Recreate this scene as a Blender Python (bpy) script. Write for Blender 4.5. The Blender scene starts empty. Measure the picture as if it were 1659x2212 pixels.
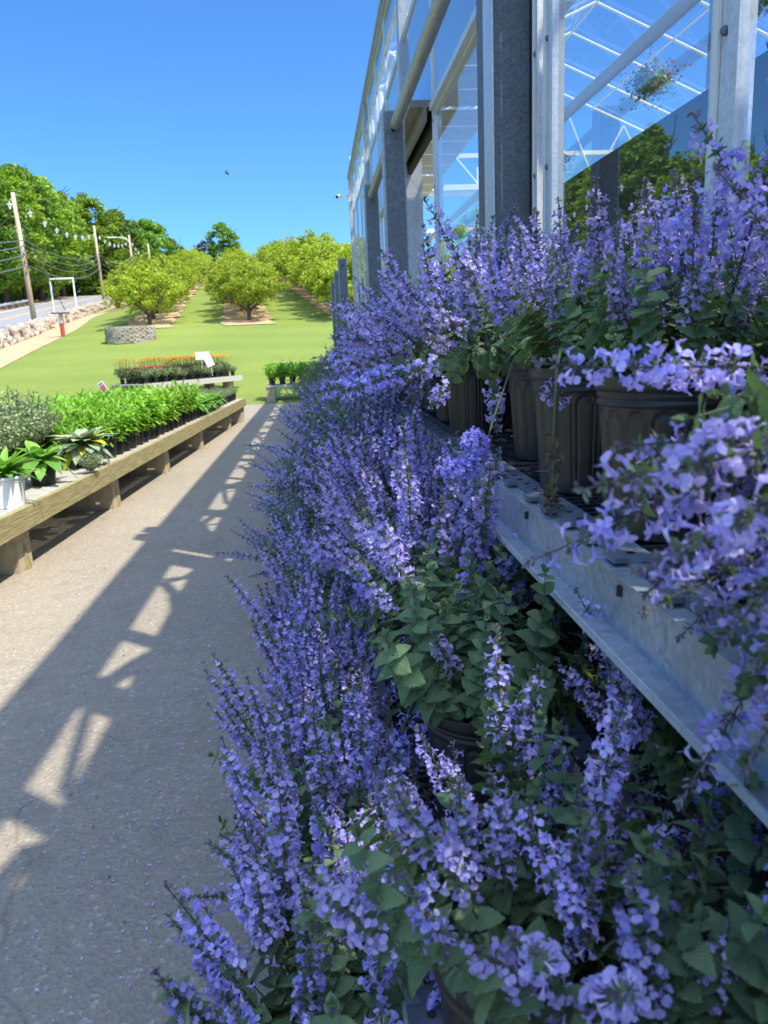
import bpy, math, random
import numpy as np
from mathutils import Matrix, Vector
R = math.radians
random.seed(7); rng = np.random.default_rng(7)
scene = bpy.context.scene
# ------------------------------------------------------------------ camera
cam_d = bpy.data.cameras.new('camera'); cam = bpy.data.objects.new('camera', cam_d)
scene.collection.objects.link(cam); scene.camera = cam
F_PX, CX, CY = 1661.0, 829.5, 1106.0
vy = np.array([683-CX, -(743-CY), -F_PX]); da = 320.5; db = (F_PX**2+vy[0]*da)/vy[1]
dn = np.array([da, -db, -F_PX]); Yc = vy/np.linalg.norm(vy); Zc = -dn/np.linalg.norm(dn); Xc = np.cross(Yc, Zc)
RW = np.stack([Xc, Yc, Zc], 0)                       # camera axes expressed in the world
m = Matrix([[*RW[i], 0] for i in range(3)]+[[0, 0, 0, 1]])
m.translation = Vector((0, 0, 1.3)); cam.matrix_world = m
cam_d.sensor_fit = 'VERTICAL'; cam_d.sensor_height = 36; cam_d.sensor_width = 27
cam_d.lens = F_PX/2212*36; cam_d.clip_start = .02; cam_d.clip_end = 3000
cam_d.dof.use_dof = True; cam_d.dof.focus_distance = 2.1; cam_d.dof.aperture_fstop = 8.5
# ------------------------------------------------------------------ light
SUN = Vector((.44, -.36, 1)).normalized()
w = bpy.data.worlds.new('World'); scene.world = w; w.use_nodes = True
nt = w.node_tree; bg = nt.nodes['Background']
sky = nt.nodes.new('ShaderNodeTexSky'); sky.sky_type = 'NISHITA'; sky.sun_disc = False
sky.sun_elevation = math.asin(SUN.z); sky.sun_rotation = math.atan2(SUN.x, SUN.y)
sky.air_density = 1.0; sky.dust_density = .35; sky.ozone_density = 2.2; sky.altitude = 0
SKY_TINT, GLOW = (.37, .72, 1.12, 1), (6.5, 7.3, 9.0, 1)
gm = nt.nodes.new('ShaderNodeMix'); gm.data_type = 'RGBA'; gm.blend_type = 'MULTIPLY'; gm.inputs[0].default_value = 1; gm.inputs[7].default_value = SKY_TINT
nt.links.new(sky.outputs[0], gm.inputs[6])
# broad pale glow added around the high sun to brighten shade, strongest near it
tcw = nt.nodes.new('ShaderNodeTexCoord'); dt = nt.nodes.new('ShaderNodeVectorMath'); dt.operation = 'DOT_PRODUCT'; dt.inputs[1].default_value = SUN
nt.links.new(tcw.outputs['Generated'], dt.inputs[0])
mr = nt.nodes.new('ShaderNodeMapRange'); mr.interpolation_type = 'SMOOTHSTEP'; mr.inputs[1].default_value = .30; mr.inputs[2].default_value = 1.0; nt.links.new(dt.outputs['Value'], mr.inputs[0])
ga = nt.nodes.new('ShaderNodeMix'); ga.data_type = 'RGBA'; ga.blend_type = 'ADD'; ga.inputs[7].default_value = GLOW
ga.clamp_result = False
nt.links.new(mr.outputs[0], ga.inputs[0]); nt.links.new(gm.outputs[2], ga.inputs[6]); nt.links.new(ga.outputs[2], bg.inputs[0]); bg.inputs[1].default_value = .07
sd = bpy.data.lights.new('sun', 'SUN'); sd.energy = 2.5; sd.angle = R(.5); sd.color = (1, .91, .76)
so = bpy.data.objects.new('sun', sd); scene.collection.objects.link(so)
so.rotation_euler = SUN.to_track_quat('Z', 'Y').to_euler()
scene.view_settings.view_transform = 'Standard'; scene.view_settings.look = 'None'
scene.view_settings.exposure = 1.58; scene.view_settings.gamma = 1
scene.cycles.max_bounces = 8; scene.cycles.transparent_max_bounces = 24
scene.cycles.diffuse_bounces = 3; scene.cycles.glossy_bounces = 4; scene.cycles.transmission_bounces = 4
scene.cycles.use_denoising = True
scene.cycles.sample_clamp_indirect = 6
# ------------------------------------------------------------------ materials
def lin(r, g, b):
    f = lambda c: (c/255/12.92) if c/255 <= .04045 else ((c/255+.055)/1.055)**2.4
    return (f(r), f(g), f(b), 1)
class NT:
    def __init__(s, name):
        s.m = bpy.data.materials.new(name); s.m.use_nodes = True; s.t = s.m.node_tree
        s.b = s.t.nodes['Principled BSDF']; s.out = s.t.nodes['Material Output']
    def n(s, typ, **kw):
        nd = s.t.nodes.new('ShaderNode'+typ)
        for k, v in kw.items():
            if k in nd.inputs: nd.inputs[k].default_value = v
            else: setattr(nd, k, v)
        return nd
    def l(s, a, b): s.t.links.new(a, b)
    def ramp(s, fac, stops):
        r = s.t.nodes.new('ShaderNodeValToRGB'); e = r.color_ramp.elements
        while len(e) > 1: e.remove(e[-1])
        e[0].position, e[0].color = stops[0]
        for p, c in stops[1:]:
            x = e.new(p); x.color = c
        s.l(fac, r.inputs[0]); return r.outputs[0]
    def noise(s, scale, detail=4, rough=.55, coord='Object', stretch=None, dist=0):
        tc = s.n('TexCoord'); o = tc.outputs[coord]
        if stretch:
            mp = s.n('Mapping'); mp.inputs['Scale'].default_value = stretch; s.l(o, mp.inputs[0]); o = mp.outputs[0]
        nz = s.n('TexNoise', Scale=scale, Detail=detail, Roughness=rough, Distortion=dist); s.l(o, nz.inputs['Vector']); return nz.outputs[0]
    def mix(s, fac, a, b, mode='MIX'):
        x = s.n('Mix', data_type='RGBA', blend_type=mode)
        for sock, v in ((x.inputs[0], fac), (x.inputs[6], a), (x.inputs[7], b)):
            if hasattr(v, 'is_output'): s.l(v, sock)
            else: sock.default_value = v
        return x.outputs[2]
    def bump(s, h, strength=.3, dist=.01):
        b = s.n('Bump', Strength=strength, Distance=dist); s.l(h, b.inputs['Height']); s.l(b.outputs[0], s.b.inputs['Normal']); return b
    def col(s, c):
        if hasattr(c, 'is_output'): s.l(c, s.b.inputs['Base Color'])
        else: s.b.inputs['Base Color'].default_value = c
    def rough(s, v): s.b.inputs['Roughness'].default_value = v
    def translucent(s, c, fac):
        tr = s.n('BsdfTranslucent')
        if hasattr(c, 'is_output'): s.l(c, tr.inputs[0])
        else: tr.inputs[0].default_value = c
        mx = s.n('MixShader'); mx.inputs[0].default_value = fac
        s.l(s.b.outputs[0], mx.inputs[1]); s.l(tr.outputs[0], mx.inputs[2]); s.l(mx.outputs[0], s.out.inputs[0])
    def island(s): return s.n('NewGeometry').outputs['Random Per Island']
    def objrand(s): return s.n('ObjectInfo').outputs['Random']
M = {}
def plain(name, a, b, scale=6, rough=.7, metal=0, bump=0, stretch=None, bscale=None, detail=5):
    t = NT(name); f = t.noise(scale, detail, .6, stretch=stretch)
    t.col(t.ramp(f, [(.3, a), (.7, b)])); t.rough(rough); t.b.inputs['Metallic'].default_value = metal
    if bump: t.bump(t.noise(bscale or scale*4, 5, .6, stretch=stretch), bump)
    M[name] = t.m; return t
def leafmat(name, cols, trans=.3, rough=.65, veins=False, tcol=None):
    t = NT(name); r = t.island(); o = t.objrand()
    c = t.ramp(r, [(i/(len(cols)-1), k) for i, k in enumerate(cols)])
    hs = t.n('HueSaturation', Saturation=1.0, Value=1.0)
    if name == 'petal':
        hm = t.n('MapRange'); hm.inputs[3].default_value = .488; hm.inputs[4].default_value = .522; m7 = t.n('Math', operation='FRACT'); m8 = t.n('Math', operation='MULTIPLY'); m8.inputs[1].default_value = 7.3
        t.l(o, m8.inputs[0]); t.l(m8.outputs[0], m7.inputs[0]); t.l(m7.outputs[0], hm.inputs[0]); t.l(hm.outputs[0], hs.inputs['Hue'])
        sm = t.n('MapRange'); sm.inputs[3].default_value = .98; sm.inputs[4].default_value = .74; t.l(m7.outputs[0], sm.inputs[0]); t.l(sm.outputs[0], hs.inputs['Saturation'])
    mr = t.n('MapRange'); mr.inputs[3].default_value = .78; mr.inputs[4].default_value = 1.22
    t.l(o, mr.inputs[0]); t.l(mr.outputs[0], hs.inputs['Value']); t.l(c, hs.inputs['Color']); c = hs.outputs[0]
    if veins:
        uv = t.n('UVMap'); sp = t.n('SeparateXYZ'); t.l(uv.outputs[0], sp.inputs[0])
        ab = t.n('Math', operation='SUBTRACT'); t.l(sp.outputs[0], ab.inputs[0]); ab.inputs[1].default_value = .5
        aa = t.n('Math', operation='ABSOLUTE'); t.l(ab.outputs[0], aa.inputs[0])
        q = t.n('Math', operation='MULTIPLY_ADD'); t.l(aa.outputs[0], q.inputs[0]); q.inputs[1].default_value = -.9; t.l(sp.outputs[1], q.inputs[2])
        s = t.n('Math', operation='MULTIPLY'); t.l(q.outputs[0], s.inputs[0]); s.inputs[1].default_value = 42
        sn = t.n('Math', operation='SINE'); t.l(s.outputs[0], sn.inputs[0])
        pw = t.n('Math', operation='SMOOTH_MIN'); t.l(sn.outputs[0], pw.inputs[0]); pw.inputs[1].default_value = .6; pw.inputs[2].default_value = .5
        t.bump(pw.outputs[0], .55, .0012)
        vv = t.n('MapRange'); t.l(sn.outputs[0], vv.inputs[0]); vv.inputs[1].default_value = -1; vv.inputs[2].default_value = -.3; vv.inputs[3].default_value = .25; vv.inputs[4].default_value = 0
        c = t.mix(vv.outputs[0], c, (.22, .3, .16, 1))
    t.col(c); t.rough(rough); t.b.inputs['Specular IOR Level'].default_value = .3
    tc = t.mix(1, c, tcol or (1.5, 1.6, .6, 1), 'MULTIPLY')
    t.translucent(tc, trans); M[name] = t.m; return t
leafmat('catmint_leaf', [(.12, .19, .095, 1), (.165, .255, .13, 1), (.21, .31, .155, 1), (.27, .36, .17, 1)], .28, .7, True)
leafmat('catmint_leaf_far', [(.12, .19, .095, 1), (.165, .255, .13, 1), (.21, .31, .155, 1)], .28, .7)
leafmat('petal', [(.38, .33, .80, 1), (.47, .41, .88, 1), (.56, .50, .92, 1), (.70, .63, .93, 1)], .35, .6, tcol=(1.15, 1.0, 1.1, 1))
leafmat('calyx', [(.13, .11, .17, 1), (.20, .16, .25, 1), (.22, .24, .19, 1), (.30, .28, .28, 1)], .12, .7, tcol=(1, 1, 1, 1))
leafmat('withered', [(.16, .11, .07, 1), (.24, .18, .12, 1), (.30, .25, .19, 1)], .15, .8, tcol=(1, 1, 1, 1))
plain('stem_green', (.10, .13, .05, 1), (.16, .19, .08, 1), 30, .7)
plain('stem_purple', (.07, .05, .055, 1), (.11, .09, .07, 1), 30, .7)
leafmat('lily_leaf', [(0.125, 0.275, 0.031, 1), (0.200, 0.413, 0.044, 1), (0.300, 0.500, 0.062, 1)], .35, .45)
leafmat('lamb_leaf', [(.26, .34, .22, 1), (.32, .40, .28, 1), (.38, .45, .33, 1)], .2, .85, tcol=(1.1, 1.2, .7, 1))
leafmat('sage_leaf', [(0.172, 0.241, 0.115, 1), (0.253, 0.333, 0.172, 1), (0.345, 0.414, 0.230, 1)], .25, .8, tcol=(1.1, 1.2, .7, 1))
leafmat('broad_leaf', [(0.091, 0.221, 0.039, 1), (0.156, 0.325, 0.058, 1), (0.221, 0.403, 0.078, 1)], .3, .4)
leafmat('yellow_leaf', [(.5, .5, .04, 1), (.55, .5, .05, 1)], .3, .5)
leafmat('orange_petal', [(.80, .33, .01, 1), (.85, .45, .02, 1)], .3, .6, tcol=(1, 1, 1, 1))
leafmat('red_petal', [(.70, .05, .02, 1), (.75, .09, .04, 1)], .3, .6, tcol=(1, 1, 1, 1))
leafmat('pink_petal', [(.75, .08, .20, 1), (.8, .2, .35, 1)], .3, .6, tcol=(1, 1, 1, 1))
leafmat('maple_leaf', [(.15, .25, .03, 1), (.22, .34, .04, 1), (.30, .42, .05, 1)], .32, .55, tcol=(1.5, 1.5, .5, 1))
leafmat('maple_leaf_b', [(.10, .20, .035, 1), (.16, .29, .045, 1), (.22, .35, .05, 1)], .3, .55, tcol=(1.5, 1.5, .5, 1))
leafmat('peach_leaf', [(.22, .31, .03, 1), (.30, .40, .04, 1), (.40, .47, .06, 1)], .35, .5, tcol=(1.5, 1.4, .5, 1))
leafmat('dark_leaf', [(.05, .03, .03, 1), (.08, .045, .04, 1)], .2, .5, tcol=(1, 1, 1, 1))
def galv(name, a, b, rough=.42, metal=.35):
    t = NT(name)
    tc = t.n('TexCoord'); v = t.n('TexVoronoi', Scale=90); t.l(tc.outputs['Object'], v.inputs['Vector'])
    n1 = t.noise(7, 6, .7); n2 = t.noise(230, 3, .7, stretch=(1, 1, .55)); n3 = t.noise(2.2, 5, .7, stretch=(1, 1, .35))
    c = t.ramp(n1, [(.25, a), (.75, b)]); sv = t.n('SeparateColor'); t.l(v.outputs['Color'], sv.inputs[0]); c = t.mix(.4, c, sv.outputs[0], 'SOFT_LIGHT')
    c = t.mix(.35, c, t.ramp(n2, [(.35, a), (.72, (min(1, b[0]*1.5), min(1, b[1]*1.5), min(1, b[2]*1.5), 1))]))
    c = t.mix(t.ramp(n3, [(.55, (0, 0, 0, 1)), (.75, (.35, .35, .35, 1))]), c, (.16, .14, .11, 1))
    t.col(c); t.b.inputs['Metallic'].default_value = metal
    t.l(t.ramp(n1, [(.3, (rough-.1,)*3+(1,)), (.7, (rough+.15,)*3+(1,))]), t.b.inputs['Roughness']); t.bump(n2, .12, .002); M[name] = t.m
galv('galvanized', (.30, .33, .36, 1), (.46, .49, .52, 1))
galv('galvanized_dull', (.12, .135, .15, 1), (.20, .22, .24, 1), .55, .4)
galv('aluminium', (.52, .56, .60, 1), (.68, .72, .76, 1), .4, .3)
plain('white_metal', (.72, .73, .72, 1), (.82, .82, .80, 1), 3, .45)
plain('pot_plastic', (.020, .018, .018, 1), (.034, .031, .030, 1), 25, .42, 0, .06, bscale=80)
plain('pot_black', (.010, .010, .011, 1), (.02, .02, .021, 1), 25, .4)
plain('pot_white', (.78, .78, .78, 1), (.85, .85, .84, 1), 5, .45)
plain('soil', (.02, .013, .008, 1), (.06, .04, .025, 1), 90, .95, 0, .8)
plain('tray_plastic', (.012, .014, .018, 1), (.032, .036, .044, 1), 30, .5, 0, .1)
plain('tray_edge', (.09, .11, .14, 1), (.17, .20, .24, 1), 12, .55, 0, .15, bscale=120)
plain('beam_wood', (.20, .17, .07, 1), (.42, .36, .17, 1), 5, .85, 0, .5, stretch=(14, 1, 14), bscale=8)
plain('grey_wood', (.36, .33, .29, 1), (.58, .54, .48, 1), 5, .9, 0, .5, stretch=(1, 14, 14), bscale=8)
plain('concrete_block', (.36, .30, .20, 1), (.52, .45, .32, 1), 12, .95, 0, .5, bscale=70)
plain('pole_wood', (.36, .22, .12, 1), (.66, .54, .42, 1), .8, .9, 0, .4, stretch=(6, 6, .5))
plain('rust_red', (.34, .05, .03, 1), (.42, .08, .05, 1), 8, .7)
plain('bark', (.06, .045, .032, 1), (.14, .11, .085, 1), 6, .95, 0, .6, stretch=(3, 3, .5))
plain('cable', (.10, .11, .12, 1), (.14, .15, .16, 1), 3, .6)
plain('stone', (.26, .21, .16, 1), (.56, .49, .40, 1), 1.6, .95, 0, .7, bscale=14)
plain('black_rubber', (.01, .01, .011, 1), (.016, .016, .017, 1), 10, .6)
plain('blocker_cloth', (.42, .44, .46, 1), (.52, .54, .56, 1), 4, .9)
plain('backing_cloth', (.012, .016, .024, 1), (.02, .026, .036, 1), 4, .9)
plain('header_metal', (.20, .18, .15, 1), (.30, .28, .24, 1), 5, .5, .4)
plain('louvre_white', (.75, .74, .68, 1), (.82, .81, .76, 1), 5, .5)
plain('hose_green', (.05, .14, .13, 1), (.08, .2, .18, 1), 8, .5)
# thin glass: reflects by angle, lets light straight through
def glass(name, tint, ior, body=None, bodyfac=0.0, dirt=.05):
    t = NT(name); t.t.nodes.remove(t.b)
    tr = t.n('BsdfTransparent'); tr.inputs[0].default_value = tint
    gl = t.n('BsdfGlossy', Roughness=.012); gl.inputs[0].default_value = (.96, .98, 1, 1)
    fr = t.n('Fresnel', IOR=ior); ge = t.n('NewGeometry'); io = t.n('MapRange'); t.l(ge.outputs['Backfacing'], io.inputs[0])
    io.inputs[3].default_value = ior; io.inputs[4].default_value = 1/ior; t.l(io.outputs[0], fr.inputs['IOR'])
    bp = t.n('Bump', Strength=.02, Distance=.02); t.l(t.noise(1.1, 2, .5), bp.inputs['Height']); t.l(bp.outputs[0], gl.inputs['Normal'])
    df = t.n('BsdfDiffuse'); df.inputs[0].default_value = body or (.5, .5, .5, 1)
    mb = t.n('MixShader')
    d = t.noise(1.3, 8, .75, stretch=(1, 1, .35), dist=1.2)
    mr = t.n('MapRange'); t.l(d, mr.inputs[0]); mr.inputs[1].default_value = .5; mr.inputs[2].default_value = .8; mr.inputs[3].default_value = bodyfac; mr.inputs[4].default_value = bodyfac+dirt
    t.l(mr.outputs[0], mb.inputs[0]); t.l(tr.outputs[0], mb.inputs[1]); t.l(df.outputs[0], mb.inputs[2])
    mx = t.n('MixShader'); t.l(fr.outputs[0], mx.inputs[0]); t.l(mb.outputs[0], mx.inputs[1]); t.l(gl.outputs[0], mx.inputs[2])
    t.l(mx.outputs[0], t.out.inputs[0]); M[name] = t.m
glass('clear_glass', (.74, .80, .86, 1), 2.9, dirt=.10)
glass('roof_glass', (.97, .98, .99, 1), 1.2, dirt=.04)
glass('opaque_glass', (.6, .7, .85, 1), 1.7, (.22, .34, .55, 1), 1.0, 0)  # opaque bluish body, lets no sun through
# ground materials
t = NT('path_asphalt')
n1 = t.noise(.9, 5, .6); n2 = t.noise(7, 4, .6); tc = t.n('TexCoord')
v = t.n('TexVoronoi', Scale=95); t.l(tc.outputs['Object'], v.inputs['Vector'])
sp = t.n('SeparateColor'); t.l(v.outputs['Color'], sp.inputs[0])
c = t.ramp(n1, [(.3, (.265, .232, .175, 1)), (.7, (.34, .30, .23, 1))])
c = t.mix(.38, c, t.ramp(sp.outputs[0], [(0, (.17, .155, .14, 1)), (.5, (.31, .26, .19, 1)), (.93, (.37, .32, .24, 1)), (1, (.60, .58, .54, 1))]))
c = t.mix(t.ramp(n2, [(.55, (0, 0, 0, 1)), (.8, (.5, .5, .5, 1))]), c, (.15, .135, .12, 1))
vc = t.n('TexVoronoi', Scale=.55, feature='DISTANCE_TO_EDGE'); nd = t.n('TexNoise', Scale=1.2); t.l(tc.outputs['Object'], nd.inputs['Vector'])
ad = t.n('VectorMath', operation='ADD'); t.l(tc.outputs['Object'], ad.inputs[0]); t.l(nd.outputs['Color'], ad.inputs[1]); t.l(ad.outputs[0], vc.inputs['Vector'])
c = t.mix(t.ramp(vc.outputs['Distance'], [(0, (.3, .3, .3, 1)), (.002, (0, 0, 0, 1))]), c, (.07, .065, .06, 1))
t.col(c); t.rough(.9); t.bump(v.outputs['Distance'], .55, .006); M['path_asphalt'] = t.m
t = NT('grass'); n1 = t.noise(.16, 6, .6, stretch=(1, .45, 1)); n2 = t.noise(9, 6, .75)
c = t.ramp(n1, [(.3, (.12, .18, .02, 1)), (.5, (.17, .235, .028, 1)), (.72, (.24, .285, .04, 1))])
n3 = t.noise(1.1, 8, .8); c = t.mix(t.ramp(n3, [(.42, (0, 0, 0, 1)), (.62, (.45, .45, .45, 1))]), c, (.11, .17, .02, 1))
c = t.mix(.5, c, t.ramp(n2, [(.3, (.08, .14, .012, 1)), (.7, (.24, .30, .05, 1))]))
tc = t.n('TexCoord'); mp = t.n('Mapping'); mp.inputs['Rotation'].default_value = (0, 0, R(14)); t.l(tc.outputs['Object'], mp.inputs[0])
wv = t.n('TexWave', Scale=.09, Distortion=2.5, bands_direction='Y'); t.l(mp.outputs[0], wv.inputs[0])
c = t.mix(t.ramp(wv.outputs[0], [(.3, (0, 0, 0, 1)), (.7, (.16, .16, .16, 1))]), c, (.26, .31, .05, 1))
t.col(c); t.rough(.9); t.bump(n2, .7, .05); M['grass'] = t.m
plain('mulch', (.38, .24, .12, 1), (.60, .42, .24, 1), 3, .95, 0, .6, bscale=30)
plain('road_asphalt', (.21, .22, .24, 1), (.27, .28, .30, 1), 2, .9, 0, .3, bscale=60)
plain('line_white', (.72, .72, .70, 1), (.8, .8, .78, 1), 6, .7)
plain('line_yellow', (.70, .40, .05, 1), (.78, .48, .08, 1), 6, .7)
# ------------------------------------------------------------------ mesh builder
class MB:
    def __init__(s): s.V = []; s.F = []; s.M = []; s.U = []; s.n = 0; s.mats = []
    def mi(s, mat):
        if mat not in s.mats: s.mats.append(mat)
        return s.mats.index(mat)
    def add(s, V, F, mat, U=None):
        V = np.asarray(V, float).reshape(-1, 3); k = s.n; s.V.append(V); s.n += len(V); i = s.mi(mat)
        for j, f in enumerate(F):
            s.F.append([a+k for a in f]); s.M.append(i)
            s.U.append(U[j] if U is not None else None)
    def stamp(s, tm, A, o):                      # tm = (V, F, [mat per face], U)
        k = s.n; V = tm[0]@np.asarray(A).T+np.asarray(o); s.V.append(V); s.n += len(V)
        for f, mt, u in zip(tm[1], tm[2], tm[3]):
            s.F.append([a+k for a in f]); s.M.append(s.mi(mt)); s.U.append(u)
    def box(s, c, sz, mat, rot=None):
        x, y, z = [q/2 for q in sz]
        V = np.array([[-x, -y, -z], [x, -y, -z], [x, y, -z], [-x, y, -z], [-x, -y, z], [x, -y, z], [x, y, z], [-x, y, z]])
        if rot is not None: V = V@np.asarray(rot).T
        s.add(V+np.asarray(c), [[0, 3, 2, 1], [4, 5, 6, 7], [0, 1, 5, 4], [1, 2, 6, 5], [2, 3, 7, 6], [3, 0, 4, 7]], mat)
    def b2(s, x0, x1, y0, y1, z0, z1, mat): s.box(((x0+x1)/2, (y0+y1)/2, (z0+z1)/2), (x1-x0, y1-y0, z1-z0), mat)
    def tube(s, pts, rad, mat, n=6, cap=True):
        pts = [np.asarray(p, float) for p in pts]; rad = rad if hasattr(rad, '__len__') else [rad]*len(pts)
        V = []; prev = None
        for i, p in enumerate(pts):
            d = pts[min(i+1, len(pts)-1)]-pts[max(i-1, 0)]; d = d/(np.linalg.norm(d)+1e-12)
            if prev is None:
                a = np.cross(d, [0, 0, 1.]);
                if np.linalg.norm(a) < .05: a = np.cross(d, [1., 0, 0])
            else: a = prev-d*np.dot(prev, d)
            a = a/(np.linalg.norm(a)+1e-12); prev = a; b = np.cross(d, a)
            for k in range(n):
                t = 2*math.pi*k/n; V.append(p+rad[i]*(math.cos(t)*a+math.sin(t)*b))
        F = []
        for i in range(len(pts)-1):
            for k in range(n): F.append([i*n+k, i*n+(k+1) % n, (i+1)*n+(k+1) % n, (i+1)*n+k])
        if cap: F.append(list(range(n))[::-1]); F.append([(len(pts)-1)*n+k for k in range(n)])
        s.add(V, F, mat)
    def lathe(s, prof, mat, n=32, c=(0, 0, 0), rf=None):
        V = []; F = []
        for i, (r, z) in enumerate(prof):
            for k in range(n):
                t = 2*math.pi*k/n; rr = r+(rf(t, i, r, z) if rf else 0); V.append((c[0]+rr*math.cos(t), c[1]+rr*math.sin(t), c[2]+z))
        for i in range(len(prof)-1):
            for k in range(n): F.append([i*n+k, i*n+(k+1) % n, (i+1)*n+(k+1) % n, (i+1)*n+k])
        s.add(V, F, mat)
    def cards(s, C, size, mat, up=.3, asp=1.0):     # random small leaf faces (each bent in the middle)
        C = np.asarray(C, float); n = len(C)
        if n == 0: return
        nrm = rng.normal(size=(n, 3)); nrm[:, 2] = np.abs(nrm[:, 2])+up; nrm /= np.linalg.norm(nrm, axis=1)[:, None]
        a = np.cross(nrm, rng.normal(size=(n, 3))); a /= np.linalg.norm(a, axis=1)[:, None]; b = np.cross(nrm, a)
        sz = (size if np.isscalar(size) else np.asarray(size)[:, None])*rng.uniform(.7, 1.3, (n, 1))
        P = np.stack([C-a*sz, C+b*sz*.5*asp+nrm*sz*.15, C+a*sz, C-b*sz*.5*asp+nrm*sz*.15], 1).reshape(-1, 3)
        k = s.n; s.V.append(P); s.n += len(P); i = s.mi(mat)
        for j in range(n): s.F.append([k+4*j, k+4*j+1, k+4*j+2, k+4*j+3]); s.M.append(i); s.U.append(None)
    def mesh(s, name, smooth=False):
        me = bpy.data.meshes.new(name); V = np.concatenate(s.V) if s.V else np.zeros((0, 3))
        nl = sum(len(f) for f in s.F)
        me.vertices.add(len(V)); me.vertices.foreach_set('co', V.astype(np.float32).ravel())
        me.loops.add(nl); me.loops.foreach_set('vertex_index', np.fromiter((a for f in s.F for a in f), np.int32, nl))
        me.polygons.add(len(s.F)); ls = np.cumsum([0]+[len(f) for f in s.F[:-1]]).astype(np.int32)
        me.polygons.foreach_set('loop_start', ls)
        me.polygons.foreach_set('material_index', np.array(s.M, np.int32))
        if any(u is not None for u in s.U):
            uvl = me.uv_layers.new(name='UVMap'); arr = []
            for f, u in zip(s.F, s.U): arr += (u if u is not None else [(.5, .5)]*len(f))
            uvl.data.foreach_set('uv', np.array(arr, np.float32).ravel())
        for mt in s.mats: me.materials.append(M[mt])
        me.update(calc_edges=True); me.validate()
        me.polygons.foreach_set('use_smooth', [bool(smooth)]*len(me.polygons))
        return me
    def obj(s, name, parent=None, smooth=False, loc=None): return link(name, s.mesh(name, smooth), parent, loc)
def link(name, me, parent=None, loc=None, rot=None, scale=None):
    o = bpy.data.objects.new(name, me); scene.collection.objects.link(o)
    if parent: o.parent = parent
    if loc is not None: o.location = loc
    if rot is not None: o.rotation_euler = rot
    if scale is not None: o.scale = (scale,)*3 if np.isscalar(scale) else scale
    return o
def tag(o, label=None, cat=None, group=None, kind=None):
    if label: o['label'] = label
    if cat: o['category'] = cat
    if group: o['group'] = group
    if kind: o['kind'] = kind
    return o
def thing(name, label, cat, loc=(0, 0, 0), rz=0, group=None):
    o = link(name, None, None, loc, (0, 0, rz)); return tag(o, label, cat, group)
def tree_copy(src, parent=None):
    c = src.copy(); scene.collection.objects.link(c); c.parent = parent
    for ch in src.children: tree_copy(ch, c)
    return c
ORD = ['first', 'second', 'third', 'fourth', 'fifth', 'sixth', 'seventh', 'eighth', 'ninth', 'tenth', 'eleventh', 'twelfth', 'thirteenth', 'fourteenth', 'fifteenth',
       'sixteenth', 'seventeenth', 'eighteenth', 'nineteenth', 'twentieth']
def ss(a, b, x):
    t = np.clip((x-a)/(b-a), 0, 1); return t*t*(3-2*t)
def H(x, y):
    xr = x+.1*(y-17); s = .095+.028*ss(-14, -5, xr)
    u = np.maximum(0, y-17.6); u = u*u/(u+1.0)
    u = np.where(u > 95, 95+30*(1-np.exp(-(np.maximum(u, 95)-95)/30.)), u)
    return s*u-.12*np.maximum(0, y-118)*(y < 600)-.12*482*(y >= 600)
# ------------------------------------------------------------------ ground, road, path
def sheet(name, xs, ys, mat, dz, kind='structure', warp=None):
    X, Y = np.meshgrid(xs, ys); 
    if warp: X = X+warp(Y)
    Z = H(X, Y)+dz; V = np.stack([X, Y, Z], -1).reshape(-1, 3); nx = len(xs); F = []
    for j in range(len(ys)-1):
        for i in range(nx-1): a = j*nx+i; F.append([a, a+1, a+1+nx, a+nx])
    b = MB(); b.add(V, F, mat); o = b.obj(name, smooth=True); tag(o, kind=kind); return o
xs = np.concatenate([[-1200, -700, -400, -250, -160], np.arange(-120, 80, 1.0), [100, 160, 250, 400, 700, 1200]])
ys = np.concatenate([[-1200, -600, -300, -120], np.arange(-60, 16, 4.), np.arange(16, 160, 1.0), [170, 190, 220, 260, 320, 420, 600, 1200]])
sheet('ground', xs, ys, 'grass', 0)
b = MB(); b.b2(-3.2, 10, -10, 17.9, -.3, .012, 'path_asphalt'); tag(b.obj('path'), kind='structure')
RD = lambda Y: -14.0-.125*(Y-36.5)                        # line of the stone wall
ry = np.arange(-60, 150, 1.5)
road = sheet('road', np.linspace(-9.2, -2.6, 8), ry, 'road_asphalt', .05, warp=RD)
for i, (x0, x1, mt) in enumerate([(-3.05, -2.93, 'line_white'), (-8.85, -8.7, 'line_white'), (-6.02, -5.9, 'line_yellow'), (-5.72, -5.6, 'line_yellow')]):
    sheet('road_marking', [x0, x1], ry, mt, .056, warp=RD)
sheet('roadside_dirt', np.linspace(-13.2, -9.25, 5), ry, 'mulch', .03, warp=RD)
sheet('roadside_verge', np.linspace(.35, 2.3, 4), np.arange(20, 110, 1.5), 'mulch', .02, warp=lambda Y: RD(Y)+.6*np.sin(Y*.21)*ss(30, 60, Y))
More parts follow.
